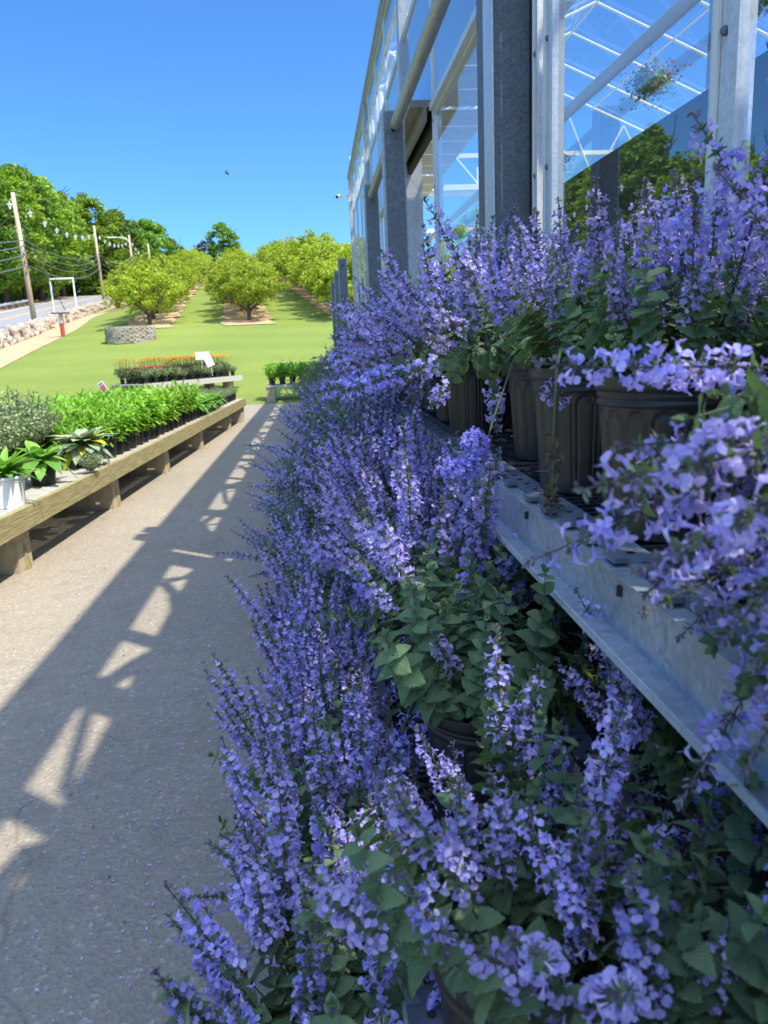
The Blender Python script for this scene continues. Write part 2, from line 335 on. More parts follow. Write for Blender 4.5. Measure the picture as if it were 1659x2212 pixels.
# ------------------------------------------------------------------ stone walls
def rock(b, c, r, mat='stone'):
    n = 6; V = []; F = []; sc = rng.uniform(.6, 1.2, 3)*r; rot = rng.uniform(0, 6.28)
    for i in range(1, n):
        th = math.pi*i/n
        for k in range(7):
            ph = 2*math.pi*k/7; q = np.array([math.sin(th)*math.cos(ph), math.sin(th)*math.sin(ph), math.cos(th)])
            q = np.sign(q)*np.abs(q)**.7*sc*rng.uniform(.86, 1.08); V.append((c[0]+q[0]*math.cos(rot)-q[1]*math.sin(rot), c[1]+q[0]*math.sin(rot)+q[1]*math.cos(rot), c[2]+q[2]))
    for i in range(n-2):
        for k in range(7): F.append([i*7+k, i*7+(k+1) % 7, (i+1)*7+(k+1) % 7, (i+1)*7+k])
    F.append(list(range(7))[::-1]); F.append([(n-2)*7+k for k in range(7)]); b.add(V, F, mat)
b = MB()
for y in np.arange(22, 104, .2):
    for lay in range(4):
        for k in range(2):
            x = RD(y)+rng.normal(0, .1)+(k-.5)*.42*(1-.2*lay); z = float(H(x, y))
            rock(b, (x, y+rng.uniform(-.1, .1), z+.09+lay*.16+rng.normal(0, .03)), rng.uniform(.10, .19))
o = b.obj('stone_wall'); tag(o, 'long rough fieldstone wall running uphill between the road and the lawn', 'stone wall')
b = MB(); cxx, cyy = -7.45, 32.7; cz = float(H(cxx, cyy))-.1
for lay in range(8):
    nn = 26
    for k in range(nn):
        th = 2*math.pi*(k+.5*(lay % 2))/nn
        rr = .88+rng.normal(0, .015); rot = np.array([[math.cos(th), -math.sin(th), 0], [math.sin(th), math.cos(th), 0], [0, 0, 1]])
        b.box((cxx+rr*math.cos(th), cyy+rr*math.sin(th), cz+.04+lay*.082), (.2, .2*rng.uniform(.8, 1.05), .074*rng.uniform(.85, 1.05)), 'stone', rot)
b.lathe([(.955, 0), (.95, .655)], 'stone', 24, (cxx, cyy, cz)); b.lathe([(0.0, .58), (.84, .6)], 'mulch', 24, (cxx, cyy, cz))
tag(b.obj('round_stone_planter'), 'low round dry-stone planter on the lawn below the orchard', 'planter')
# ------------------------------------------------------------------ trees
def limb(b, p, d, L, r, depth, tips, mat='bark', spread=.6, n=6):
    pts = [p]; rad = [r]; q = np.array(p, float); dd = np.array(d, float)
    for i in range(4):
        dd = dd+rng.normal(0, .13, 3); dd[2] += .03; dd /= np.linalg.norm(dd); q = q+dd*L/4; pts.append(q.copy()); rad.append(r*(1-.13*(i+1)))
        if depth <= 1: tips.append(q.copy())
    b.tube(pts, rad, mat, n, cap=False)
    if depth > 0:
        for k in range(3):
            nd = dd+rng.normal(0, spread, 3); nd[2] = abs(nd[2])*.6+.12; nd /= np.linalg.norm(nd)
            limb(b, q if k else pts[3], nd, L*.68, r*.5, depth-1, tips, mat, spread, max(4, n-1))
    else: tips.append(q)
def make_tree(kind, leaf, hgt, wid, nleaf, lsz, trunk_h, clumps, low=.0, tr=.16):
    b = MB(); tips = []
    if kind == 'orchard':
        b.tube([(0, 0, -.3), (0.03, 0, trunk_h*.6), (0, .03, trunk_h)], [tr*1.35, tr, tr*.95], 'bark', 8)
        for k in range(5):
            a = k*1.257+rng.uniform(-.3, .3); limb(b, (0, 0, trunk_h*.92), (math.cos(a)*.8, math.sin(a)*.8, .75), 1.25, tr*.55, 2, tips)
    else:
        b.tube([(0, 0, -.4), (.1, 0, hgt*.3), (0, .15, hgt*.62)], [tr*1.5, tr, tr*.5], 'bark', 8)
        for k in range(9):
            a = k*2.4; z = hgt*(.28+.045*k); limb(b, (0.05, .05, z), (math.cos(a), math.sin(a), .7), wid*.42, tr*.42, 1, tips)
    trunk = b.mesh(kind+'_trunk', True)
    c = MB(); P = []
    CC = []
    for i in range(clumps):
        while True:
            q = rng.uniform(-1, 1, 3)
            if np.dot(q, q) < 1: break
        if kind == 'orchard':
            q = q*rng.uniform(.8, 1.18)/max(.35, np.linalg.norm(q))**.35
            ct = np.array([q[0]*wid/2, q[1]*wid/2, trunk_h+.35+(hgt-trunk_h-.3)*(.5+.5*q[2])-(q[0]**2+q[1]**2)*.35])
            rc = rng.uniform(.16, .55)
        else:
            q = q/max(.3, np.linalg.norm(q))**.5
            zz = .5+.5*q[2]; prof = (1-abs(zz*1.6-.75)**2.2*.55) if zz < .9 else .55
            ct = np.array([q[0]*wid/2*prof, q[1]*wid/2*prof, hgt*(low+(1-low)*zz)]); rc = rng.uniform(.5, 1.15)*hgt/13
        CC.append((ct, rc))
    k = nleaf//clumps
    for ct, rc in CC:
        d = rng.normal(size=(k, 3)); d /= np.linalg.norm(d, axis=1)[:, None]; d *= (rng.uniform(.25, 1, (k, 1))**.5)*rc; d[:, 2] *= .62
        P.append(ct+d)
    c.cards(np.concatenate(P), lsz, leaf, .5, 1.1)
    return trunk, c.mesh(kind+'_crown')
def place_tree(name, var, x, y, s, rz, label, cat, group, sz=None):
    o = thing(name, label, cat, (x, y, float(H(x, y))-.05), rz, group); o.scale = (s, s, s*(sz or 1))
    link('trunk', var[0], o); link('crown', var[1], o); return o
orch = [make_tree('orchard', 'peach_leaf', 3.5, 4.7, 8500, .085, .6, 130, tr=.12) for _ in range(5)]
maple = [make_tree('maple', lf, 13, 8.5, 9000, .26, 4, 150, low=l, tr=.26) for lf, l in (('maple_leaf', .12), ('maple_leaf_b', .16), ('maple_leaf', .06), ('maple_leaf_b', .1))]
rows = [(-8.1, 39.5, 0, 23), (-3.3, 39.3, 0, 23), (2.1, 38.2, 0, 23), (7.2, 40, 0, 20), (-13.4, 60, 0, 15)]
rn = ['left', 'middle', 'right', 'far right', 'far left']
idx = 0
for ri, (x0, y0, _, n) in enumerate(rows):
    for i in range(n):
        y = y0+i*3.2+rng.uniform(-.3, .3); x = x0-.1*(y-y0)+rng.uniform(-.2, .2)
        if y > 122: break
        if ri == 0 and i == 0: lab = 'wide leafy peach tree behind the round stone planter, first of its row'
        elif ri == 1 and i == 0: lab = 'nearest tree of the middle orchard row, trunk standing in brown mulch'
        elif ri == 2 and i == 0: lab = 'nearest orchard tree of the row beside the greenhouse corner'
        elif i < 4 and ri < 3: lab = f'{ORD[i]} tree up the slope in the {rn[ri]} orchard row'
        else: lab = f'bushy orchard tree farther up the hill in the {rn[ri]} row'
        place_tree('orchard_tree', orch[idx % 5], x, y, rng.uniform(.86, 1.12)*(1.0 if ri == 2 else .76), rng.uniform(0, 6), lab, 'tree', f'orchard trees of the {rn[ri]} row', rng.uniform(.95, 1.08)); idx += 1
    sheet('mulch_strip', np.linspace(-1.2, 1.2, 4), np.arange(y0-2.2, 121, 1.0), 'mulch', .03, warp=(lambda Y, x0=x0, y0=y0: x0-.1*(Y-y0)+.12*np.sin(Y*1.9)+.08*np.sin(Y*4.1)))
# wood across the road
wx = [(31, -27.5), (38, -29), (45, -31), (52, -30.5), (58.5, -31), (65, -31), (72, -31.5), (79, -31.5), (86, -32), (94, -32.5), (102, -33.5), (110, -34.5), (119, -36), (128, -37), (137, -38)]
wx_ = [(31, -27.5), (38, -29), (45, -31), (52, -30.5), (58.5, -33), (65, -32), (72, -34.5), (79, -33), (86, -36), (94, -35), (102, -37.5), (110, -37), (119, -39.5), (128, -40), (137, -42)]
for i, (y, x) in enumerate(wx):
    s = rng.uniform(.95, 1.08)+(.12 if y > 75 else 0)-(.34 if y < 50 else .2 if y < 76 else 0)
    lab = f'leafy green roadside tree, {ORD[i]} of the front row across the road'
    place_tree('roadside_tree', maple[i % 4], x, y, s, rng.uniform(0, 6), lab, 'tree', 'trees of the wood across the road')
for i in range(16):
    y = 52+i*5.6; x = -38-rng.uniform(0, 3)-(y-36)*.1
    place_tree('roadside_tree', maple[(i*3+1) % 4], x, y, rng.uniform(1.05, 1.2)*(.82 if y < 85 else 1), rng.uniform(0, 6), 'tall green tree standing behind the front row of roadside trees', 'tree', 'taller trees at the back of the wood')
for i, (x, y) in enumerate(((-34, 128), (-31.5, 136), (-35, 142), (-29, 146), (-31, 154), (-27, 158), (-36, 150))):
    place_tree('roadside_tree', maple[(i+2) % 4], x, y, rng.uniform(1.15, 1.3)-.07*(i > 3), i, f'bright green tree where the wood steps down to the skyline, {ORD[i]} from the left', 'tree', 'trees at the right end of the wood')
for i in range(13):
    y = -38+i*5.2; x = -24-rng.uniform(0, 6)
    place_tree('roadside_tree', maple[i % 4], x, y, rng.uniform(.8, 1.0)*.52, rng.uniform(0, 6), 'green tree by the road, seen only mirrored in the greenhouse glass', 'tree', 'trees mirrored in the glass')
place_tree('hilltop_tree', maple[1], -13.4, 126, .62, 1, 'round green tree on the hilltop above the orchard rows', 'tree', None)
dk = make_tree('maple', 'dark_leaf', 13, 8.5, 2500, .3, 4, 60, low=.1, tr=.2)
place_tree('purple_tree', dk, -16.2, 125, .42, 0, 'dark purple-leaved tree beside the round hilltop tree', 'tree', None)
for i in range(7):
    place_tree('hilltop_tree', maple[i % 4], -33+i*2.6, 128+rng.uniform(-3, 3), .36, i, 'small green tree far off on the skyline between wood and orchard', 'tree', 'skyline trees')
b = MB(); n = 26000; yy = rng.uniform(28, 175, n); xx = np.minimum(RD(yy)-12.5, -34)-np.abs(rng.normal(0, 3.5, n)); hh_ = (2.2+1.6*np.sin(yy*.37)+1.2*np.sin(yy*.91+1))*rng.uniform(.2, 1, n)+.5
b.cards(np.stack([xx, yy, H(xx, yy)+np.maximum(hh_, .1)], 1), .30, 'maple_leaf_b', .4, 1.1)
tag(b.obj('wood_undergrowth'), 'dense green undergrowth beneath the trees across the road', 'undergrowth', kind='stuff')
# ------------------------------------------------------------------ poles, cables, road things
def pole(x, y, h, lab, lean=.02, r=.16):
    z = float(H(x, y)); b = MB(); b.tube([(0, 0, -.5), (-lean*h*.5, 0, h*.5), (-lean*h, 0, h)], [r, r*.85, r*.68], 'pole_wood', 12)
    o = thing('utility_pole', lab, 'utility pole', (x, y, z), 0, 'utility poles along the road'); b.obj('shaft', o, True)
    c = MB()
    for hh in (.42, .5, .56): c.tube([(-.05, -r*1.25, h*hh), (-.05, r*1.25, h*hh)], .05, 'cable', 6); 
    c.obj('cable_bracket', o); return o, z
PL = [(x, y, zt-float(H(x, y))) for x, y, zt in ((-16.4, 48.2, 10.4), (-22.1, 86.5, 14.2), (-22.9, 106, 15.9), (-25.3, 130, 17.8))]
labs = ['leaning brown weathered utility pole nearest the camera behind the stone wall', 'second utility pole where the road meets the orchard', 'utility pole carrying the curved street lamp arm', 'short-looking distant utility pole over the orchard trees']
pob = [pole(x, y, h, l, .035 if i == 0 else .015) for i, ((x, y, h), l) in enumerate(zip(PL, labs))]
pole(-14.0, 12, 9, 'utility pole mirrored in the greenhouse glass'); pole(-33.5, 160, 8, 'farthest utility pole, just a tip above the orchard')
b = MB(); b.tube([(0, 0, 6.6), (-.6, -.1, 7.2), (-1.8, -.2, 7.35)], .05, 'white_metal', 6); b.box((-2.2, -.2, 7.33), (.9, .3, .14), 'white_metal'); b.obj('lamp_arm', pob[2][0])
pts = [(-14.0, 12, float(H(-14, 12)))]+[(x, y, z[1]) for (x, y, h), z in zip(PL, pob)]
b = MB()
for hh, sag in ((3.6, .9), (4.2, 1.0), (4.7, 1.0), (5.0, .8)):
    for a, c in zip(pts[:-1], pts[1:]):
        P = [(a[0]+(c[0]-a[0])*t+.05, a[1]+(c[1]-a[1])*t, a[2]+(c[2]-a[2])*t+hh-sag*4*t*(1-t)) for t in np.linspace(0, 1, 15)]
        b.tube(P, .028, 'cable', 4)
tag(b.obj('overhead_cables'), 'sagging grey overhead cables slung between the utility poles', 'cable')
b = MB()
for a, c in zip(pts[:-1], pts[1:]):
    P = [(a[0]+(c[0]-a[0])*t, a[1]+(c[1]-a[1])*t, a[2]+(c[2]-a[2])*t+6.9-.9*4*t*(1-t)) for t in np.linspace(0, 1, 15)]
    b.tube(P, .012, 'cable', 4)
cb = b.obj('spacer_cable'); tag(cb, 'thin high cable with a row of white spacers in front of the trees', 'cable')
sp = MB(); sp.tube([(0, 0, -.2), (.07, 0, 0), (0, 0, .2), (-.07, 0, 0), (0, 0, -.2)], .028, 'white_metal', 5); sp.tube([(-.13, 0, .05), (.13, 0, .05)], .03, 'white_metal', 5); spm = sp.mesh('spacer')
for a, c in zip(pts[:-1], pts[1:]):
    for t in (np.linspace(.08, .95, 8)): link('spacer', spm, cb, (a[0]+(c[0]-a[0])*t, a[1]+(c[1]-a[1])*t, a[2]+(c[2]-a[2])*t+6.9-.9*4*t*(1-t)))
g = MB(); zz = float(H(-16.4, 48.2)); g.tube([(-16.6, 48.2, zz+6.4), (-18.6, 62, float(H(-18.6, 62)))], .03, 'cable', 4)
tag(g.obj('guy_wire'), 'straight grey guy wire slanting down from the leaning pole', 'wire')
fx, fy = -17.4, 57.5; fz = float(H(fx, fy)); b = MB()
for sx in (-.78, .78): b.tube([(sx, 0, -.2), (sx, 0, 2.75)], .06, 'white_metal', 8)
b.tube([(-.84, 0, 2.75), (.84, 0, 2.75)], .06, 'white_metal', 8)
o = b.obj('pipe_frame'); o.location = (fx, fy, fz); tag(o, 'empty white rectangular pipe frame standing by the road', 'sign frame')
b = MB(); b.tube([(0, 0, -.1), (0, 0, .62)], .1, 'rust_red', 8); b.tube([(0, 0, .6), (0, 0, 1.05)], .1, 'grey_wood', 8); b.box((0, 0, 1.08), (.75, .4, .05), 'bark')
o = b.obj('red_post'); o.location = (-11.8, 38.2, float(H(-11.8, 38.2))); tag(o, 'short red and white post with a flat brown top by the stone wall', 'post')
b = MB(); yy = np.arange(35, 90, 2.5)
for y in yy: x = RD(y)-9.7; b.box((x, y, float(H(x, y))+.3), (.15, .15, .8), 'grey_wood')
for y0, y1 in zip(yy[:-1], yy[1:]):
    b.tube([(RD(y0)-9.58, y0, float(H(RD(y0)-9.6, y0))+.55), (RD(y1)-9.58, y1, float(H(RD(y1)-9.6, y1))+.55)], .13, 'galvanized', 5)
tag(b.obj('guard_rail'), 'grey metal guard rail along the far side of the road', 'guard rail')
# bird
b = MB(); b.tube([(-.18, 0, 0), (-.05, 0, .03), (.1, 0, .02), (.2, 0, 0)], [.01, .05, .05, .01], 'black_rubber', 6)
for s in (-1, 1): b.add([(-.05, 0, .03), (.08, 0, .03), (.02, s*.22, .18), (-.08, s*.42, .1)], [[0, 1, 2, 3]], 'black_rubber')
o = b.obj('bird'); o.location = (-5.67, 60, 13.5); o.rotation_euler = (.5, .3, .6); tag(o, 'tiny dark bird flying in the blue sky', 'bird')
# ------------------------------------------------------------------ greenhouse
XW, EAVE = 1.0, 5.0
gh = thing('greenhouse', 'long glass-walled greenhouse with galvanized frame on the right of the path', 'greenhouse', (0, 0, 0))
def gpart(name, b, smooth=False, parent=None): return b.obj(name, parent or gh, smooth)
mull = [-6.2, -4.85, -3.5, -2.15, -.8, .53, 1.88, 3.27]+[6.2]+[8.35+1.35*i for i in range(8)]
b = MB()                                              # big column
for (x0, x1, y0, y1) in ((.825, 1.0, 3.58, 3.6),): pass
b.b2(.83, 1.02, 3.60, 3.74, 0, EAVE, 'galvanized_dull'); b.b2(.822, .83, 3.585, 3.755, 0, EAVE, 'aluminium'); gpart('column', b)
b = MB(); b.b2(.835, 1.0, 3.80, 3.95, 0, EAVE, 'galvanized_dull'); b.b2(.985, 1.0, 3.745, 3.798, 0, EAVE, 'black_rubber'); gpart('column', b)
b = MB(); b.b2(.99, 1.02, 3.50, 3.598, 0, EAVE, 'black_rubber'); gpart('gasket', b)
for y in (8.0, 13.0, 18.6, -2.4, -8):
    b = MB(); b.b2(.94, 1.12, y-.08, y+.08, 0, EAVE, 'galvanized'); gpart('column', b)
def mullion(y, wd, z0, z1):
    b = MB(); b.b2(.978, 1.03, y-wd/2, y+wd/2, z0, z1, 'aluminium')
    b.b2(.969, .977, y-wd/2-.012, y-wd/2+.012, z0, z1, 'aluminium'); b.b2(.969, .977, y+wd/2-.012, y+wd/2+.012, z0, z1, 'white_metal')
    o = gpart('mullion', b)
    if abs(y) < 7:
        for z in np.arange(z0+.25, min(z1, 3.4), .47):
            c = MB(); c.lathe([(.0, .0), (.011, 0.0), (.012, .008), (.006, .014), (0, .015)], 'galvanized_dull', 8)
            q = c.obj('bolt', o); q.location = (.978, y, z); q.rotation_euler = (0, R(-90), 0)
for y in mull: mullion(y, .07 if y < 4 else .05, .3 if y < 7 else .02, EAVE-.12)
mullion(3.44, .05, .3, EAVE-.12)
def pane(y0, y1, z0, z1, mat, frame=True, x=.985):
    f = MB(); e = .018
    for (a, c2, d, e2) in ((y0, y1, z0, z0+e), (y0, y1, z1-e, z1), (y0, y0+e, z0+e, z1-e), (y1-e, y1, z0+e, z1-e)): f.b2(x-.012, x+.02, a, c2, d, e2, 'aluminium')
    fo = gpart('window', f); p = MB(); p.add([(x, y0+e, z0+e), (x, y1-e, z0+e), (x, y1-e, z1-e), (x, y0+e, z1-e)], [[0, 1, 2, 3]], mat); p.obj('pane', fo)
def bay(y0, y1, lower=True):
    if lower: pane(y0, y1, .95, 2.95, 'clear_glass'); pane(y0, y1, .3, .9, 'opaque_glass')
    pane(y0, y1, 3.0, 4.05, 'opaque_glass'); pane(y0, y1, 4.07, 4.50, 'roof_glass'); pane(y0, y1, 4.53, EAVE-.12, 'opaque_glass')  # upper panes made opaque to block the sun, clear band between for patches
ys_ = sorted(mull+[3.44])
for a, c in zip(ys_[:-1], ys_[1:]):
    if c-a < .3: continue
    if (a, c) == (3.44, 6.2): bay(3.97, 6.17); continue
    if (a, c) == (6.2, 8.35): bay(a+.03, c-.03, False); continue
    wa = .045 if a < 4 else .028; bay(a+wa, c-(.045 if c < 4 else .028))
# transoms, gutter, sill, header
b = MB(); b.b2(.94, .984, 3.96, 6.17, 2.955, 3.0, 'aluminium'); b.b2(.945, .984, -6.2, 3.55, 2.955, 3.0, 'aluminium'); b.b2(.95, .984, 8.4, 18.6, 2.955, 2.995, 'aluminium'); gpart('transom', b)
b = MB(); b.b2(.945, .984, -6.2, 3.55, .9, .95, 'aluminium'); b.b2(.95, .984, 3.96, 18.6, .9, .95, 'aluminium'); b.b2(.94, 1.06, -6.2, 18.6, 0.012, .29, 'concrete_block'); gpart('sill', b)
b = MB(); b.b2(.95, 1.12, -8, 18.8, EAVE-.12, EAVE-.02, 'galvanized'); b.b2(.925, .95, -8, 18.8, EAVE-.06, EAVE, 'galvanized'); gpart('gutter', b)
b = MB(); b.b2(.80, 1.0, 6.24, 8.3, 3.0, 3.05, 'header_metal'); b.b2(.79, .80, 6.24, 8.3, 3.0, 3.2, 'white_metal'); b.b2(.9, .93, 6.24, 8.3, 2.9, 3.0, 'header_metal'); b.b2(.985, 1.02, 6.24, 8.3, 2.86, 3.0, 'black_rubber'); gpart('open_vent', b)
# roof: rafters, purlins, glass; interior
b = MB()
for y in np.arange(-7, 19.5, 1.35):
    b.tube([(1.0, y, EAVE+.1), (5.2, y, 6.9)], .026, 'white_metal', 4); b.tube([(5.2, y, 6.9), (9.4, y, EAVE+.1)], .026, 'white_metal', 4)
gpart('rafter', b)
b = MB()
for y in (0, 8.0, 18.6):
    b.b2(1.15, 9.4, y-.05, y+.05, 4.6, 4.72, 'louvre_white'); b.b2(9.3, 9.42, y-.06, y+.06, 0, EAVE, 'white_metal'); b.b2(4.0, 4.1, y-.05, y+.05, 0, 4.6, 'galvanized')
    for k in range(6):
        x0 = 1.2+k*1.36; b.tube([(x0, y, 4.72), (x0+.68, y, 5.1+.44*min(k, 6-k)*.9)], .02, 'white_metal', 4); b.tube([(x0+.68, y, 5.1+.44*min(k, 6-k)*.9), (x0+1.36, y, 4.72)], .02, 'white_metal', 4)
gpart('truss', b)
b = MB()
for x in (2.4, 3.8, 5.2, 6.6, 8.0): z = EAVE+.1+(min(x, 10.4-x)-1)/4.2*1.8; b.tube([(x, -7, z-.02), (x, 18.7, z-.02)], .022, 'white_metal', 4)
gpart('purlin', b)
b = MB(); b.add([(1, -8, 5.16), (1, 18.8, 5.16), (5.2, 18.8, 6.96), (5.2, -8, 6.96)], [[0, 1, 2, 3]], 'roof_glass'); b.add([(9.4, -8, 5.16), (9.4, 18.8, 5.16), (5.2, 18.8, 6.965), (5.2, -8, 6.965)], [[0, 3, 2, 1]], 'roof_glass'); gpart('roof_glazing', b)
b = MB()                                              # far gable
for z in (.9, 2.2, 2.95, 3.7, 4.5, 5.3): b.b2(1.0, 9.4, 18.62, 18.7, z, z+.09, 'louvre_white')
for x in np.arange(1.2, 9.4, .9): b.b2(x, x+.06, 18.64, 18.72, 0, EAVE+.1, 'white_metal')
gpart('gable_frame', b)
b = MB(); b.add([(1, 18.75, .02), (9.4, 18.75, .02), (9.4, 18.75, 5.1), (5.2, 18.75, 6.9), (1, 18.75, 5.1)], [[0, 1, 2, 3, 4]], 'roof_glass'); gpart('gable_glazing', b)
b = MB()                                              # lattice added behind the clear band to break up light on the path
for i, y in enumerate(np.arange(-6, 18, .72)):
    z0, z1 = (4.0, 4.56) if i % 2 else (4.56, 4.0); b.tube([(1.06, y, z0), (1.06, y+.36*(1+.6*((i*7) % 3-1)), (z0+z1)/2+.05), (1.06, y+.72, z1)], .024 + .012*((i*5) % 3), 'white_metal', 5)
for y in (1.1, 3.0, 4.4, 5.6, 7.3, 8.6, 10.1, 12, 14.2, 16): b.b2(1.04, 1.08, y, y+.22, 3.95, 4.6, 'white_metal')
b.b2(1.04, 1.09, -6, 18.5, 3.93, 3.99, 'white_metal'); gpart('light_lattice', b)
b = MB()                                              # strips added under the roof to block the sun, gapped for dapples
for i, y in enumerate(np.arange(-7, 18.5, .9)):
    g = .03+.12*((i*13) % 5 == 0)
    x0 = 1.42; x1 = 2.75
    if -.8 < y < 3: b.b2(x0, 1.60+.12*(i % 2), y, y+.9-g, 4.50, 4.51, 'blocker_cloth'); b.b2(2.32+.1*(i % 3), x1, y, y+.9-g, 4.50, 4.51, 'blocker_cloth'); b.b2(1.75, 2.4, y+.5, y+.64, 4.515, 4.52, 'blocker_cloth')
    else: b.b2(x0, x1, y, y+.9-g, 4.50, 4.51, 'blocker_cloth')
    if (i*7) % 4 == 0: pass
gpart('sun_blocker', b)
b = MB(); b.b2(3.4, 3.43, -6, 16.5, .02, 3.25, 'backing_cloth'); gpart('dark_backing', b)  # dark sheet added inside so the panes look deep and reflective
b = MB(); b.tube([(2.6, -6, 3.42), (2.6, 18.5, 3.42)], .055, 'white_metal', 10); gpart('hanging_pipe', b, True)
b = MB(); b.b2(1.05, 9.4, -8, 18.6, .012, .03, 'concrete_block'); gpart('interior_floor', b)
# security camera on the far corner
sc_ = thing('security_camera', 'white bullet security camera high on the far greenhouse corner', 'camera', (.93, 18.3, 4.5)); sc_.scale = (.5, .5, .6)
b = MB(); b.box((0, 0, 0), (.1, .2, .42), 'aluminium'); b.obj('mounting_plate', sc_); b = MB(); b.tube([(-.05, 0, 0), (-.4, -.1, 0)], .03, 'white_metal', 8); b.obj('arm', sc_)
b = MB(); b.tube([(-.38, .06, 0), (-.55, -.3, -.06)], .075, 'white_metal', 12); b.tube([(-.55, -.3, -.06), (-.56, -.33, -.064)], .06, 'black_rubber', 12); b.obj('housing', sc_, True)
# rail and posts
def post_obj(x, y, h, w, lab, group='galvanized posts in front of the greenhouse wall'):
    o = thing('galvanized_post', lab, 'post', (x, y, 0), 0, group); b = MB(); b.b2(-w/2, w/2, -.05, .05, 0, h, 'galvanized'); b.b2(-w/2+.008, w/2-.008, -.058, -.05, .0, h-.008, 'galvanized_dull') ; b.obj('shaft', o)
    c = MB(); c.tube([(0, -.075, h-.09), (0, -.05, h-.09)], .012, 'black_rubber', 8); c.obj('bolt', o); return o
post_obj(.44, 4.12, 2.40, .11, 'nearer of the two galvanized posts carrying the grey rail pipe')
post_obj(.44, 5.68, 2.36, .10, 'farther galvanized post at the end of the rail pipe')
post_obj(.42, 11.0, 2.42, .12, 'foremost of the bare galvanized posts standing past the rail')
post_obj(.40, 12.6, 2.40, .12, 'middle one of the bare galvanized posts past the rail'); post_obj(.38, 14.4, 2.36, .12, 'rearmost of the bare galvanized posts past the rail')
b = MB(); b.tube([(.455, -3, 2.33), (.455, 1.0, 2.33), (.45, 4.05, 2.33), (.44, 5.6, 2.28)], .028, 'galvanized', 12); o = b.obj('rail_pipe', None, True); tag(o, 'round grey rail pipe running along the galvanized post tops', 'pipe')
# hanging baskets
bk_f = MB(); P = rng.normal(0, .16, (900, 3)); P[:, 2] = P[:, 2]*.8-.12; bk_f.cards(P, .035, 'broad_leaf'); bkf = bk_f.mesh('basket_foliage')
bk_p = MB(); P = rng.normal(0, .2, (170, 3)); P[:, 2] = P[:, 2]*.7-.05; bk_p.cards(P, .028, 'pink_petal', asp=1.8); bkp = bk_p.mesh('basket_flowers')
bb = MB(); bb.lathe([(.10, -.2), (.15, -.02), (.16, 0)], 'pot_white', 16); bbm = bb.mesh('basket', True)
bh = MB()
for k in range(3): a = k*2.09; bh.tube([(.15*math.cos(a), .15*math.sin(a), 0), (0, 0, .42)], .005, 'louvre_white', 4)
bh.tube([(0, 0, .42), (.03, 0, .5), (0, 0, .58), (-.04, 0, .5)], .008, 'hose_green', 5); bhm = bh.mesh('hanger')
for i, y in enumerate([1.2, 3.9, 6.1, 8.6, 11.5, 14]):
    if i == 1: y = 4.5
    o = thing('hanging_basket', f'pink-flowered hanging basket inside the greenhouse, {ORD[i]} along the white pipe', 'hanging basket', (2.6, y, 2.88), i, 'hanging baskets on the white pipe')
    link('basket', bbm, o); link('foliage', bkf, o); link('flowers', bkp, o); link('hanger', bhm, o); o.scale = (.45,)*3; o.location.z = 3.15
# ------------------------------------------------------------------ tiered bench
tb = thing('tiered_bench', 'galvanized two-tier plant bench along the greenhouse wall', 'bench')
def channel(y0, y1, x, z1, hh, nm, lip=.035):
    b = MB(); b.b2(x, x+.004, y0, y1, z1-hh, z1, 'galvanized'); b.b2(x-lip, x, y0, y1, z1-hh-.004, z1-hh, 'galvanized')
    b.b2(x-.004, x+.03, y0, y1, z1, z1+.003, 'galvanized'); b.b2(x-lip-.003, x-lip, y0, y1, z1-hh-.006, z1-hh+.006, 'aluminium')
    o = gp(nm, b); return o
def gp(nm, b, smooth=False): return b.obj(nm, tb, smooth)
channel(-1.0, 1.978, .398, .968, .082, 'front_beam'); channel(1.982, 4.9, .398, .966, .086, 'front_beam'); channel(4.904, 9.2, .398, .966, .086, 'front_beam')
for yy_ in (1.90, 2.05, .35, 3.3):
    c = MB(); c.lathe([(0, .006), (.008, .006), (.008, 0)], 'aluminium', 6); q = c.obj('bolt', tb); q.location = (.397, yy_, .91); q.rotation_euler = (0, R(-90), 0)
for yy_ in (.62, .98, 1.46, 2.2, 2.9):
    c = MB(); c.tube([(.3965, yy_, .958), (.3965, yy_, .944)], .0055, 'black_rubber', 8); c.obj('slot', tb)
channel(-1.0, 9.2, .068, .392, .05, 'lower_beam', .02)
for y in (-.6, 2.3, 5.2, 8.4):
    b = MB(); b.b2(.41, .47, y-.03, y+.03, .012, .965, 'galvanized'); b.b2(.90, .96-.03, y-.03, y+.03, .012, .965, 'galvanized'); b.b2(.08, .14, y-.03, y+.03, .012, .39, 'galvanized'); gp('leg', b)
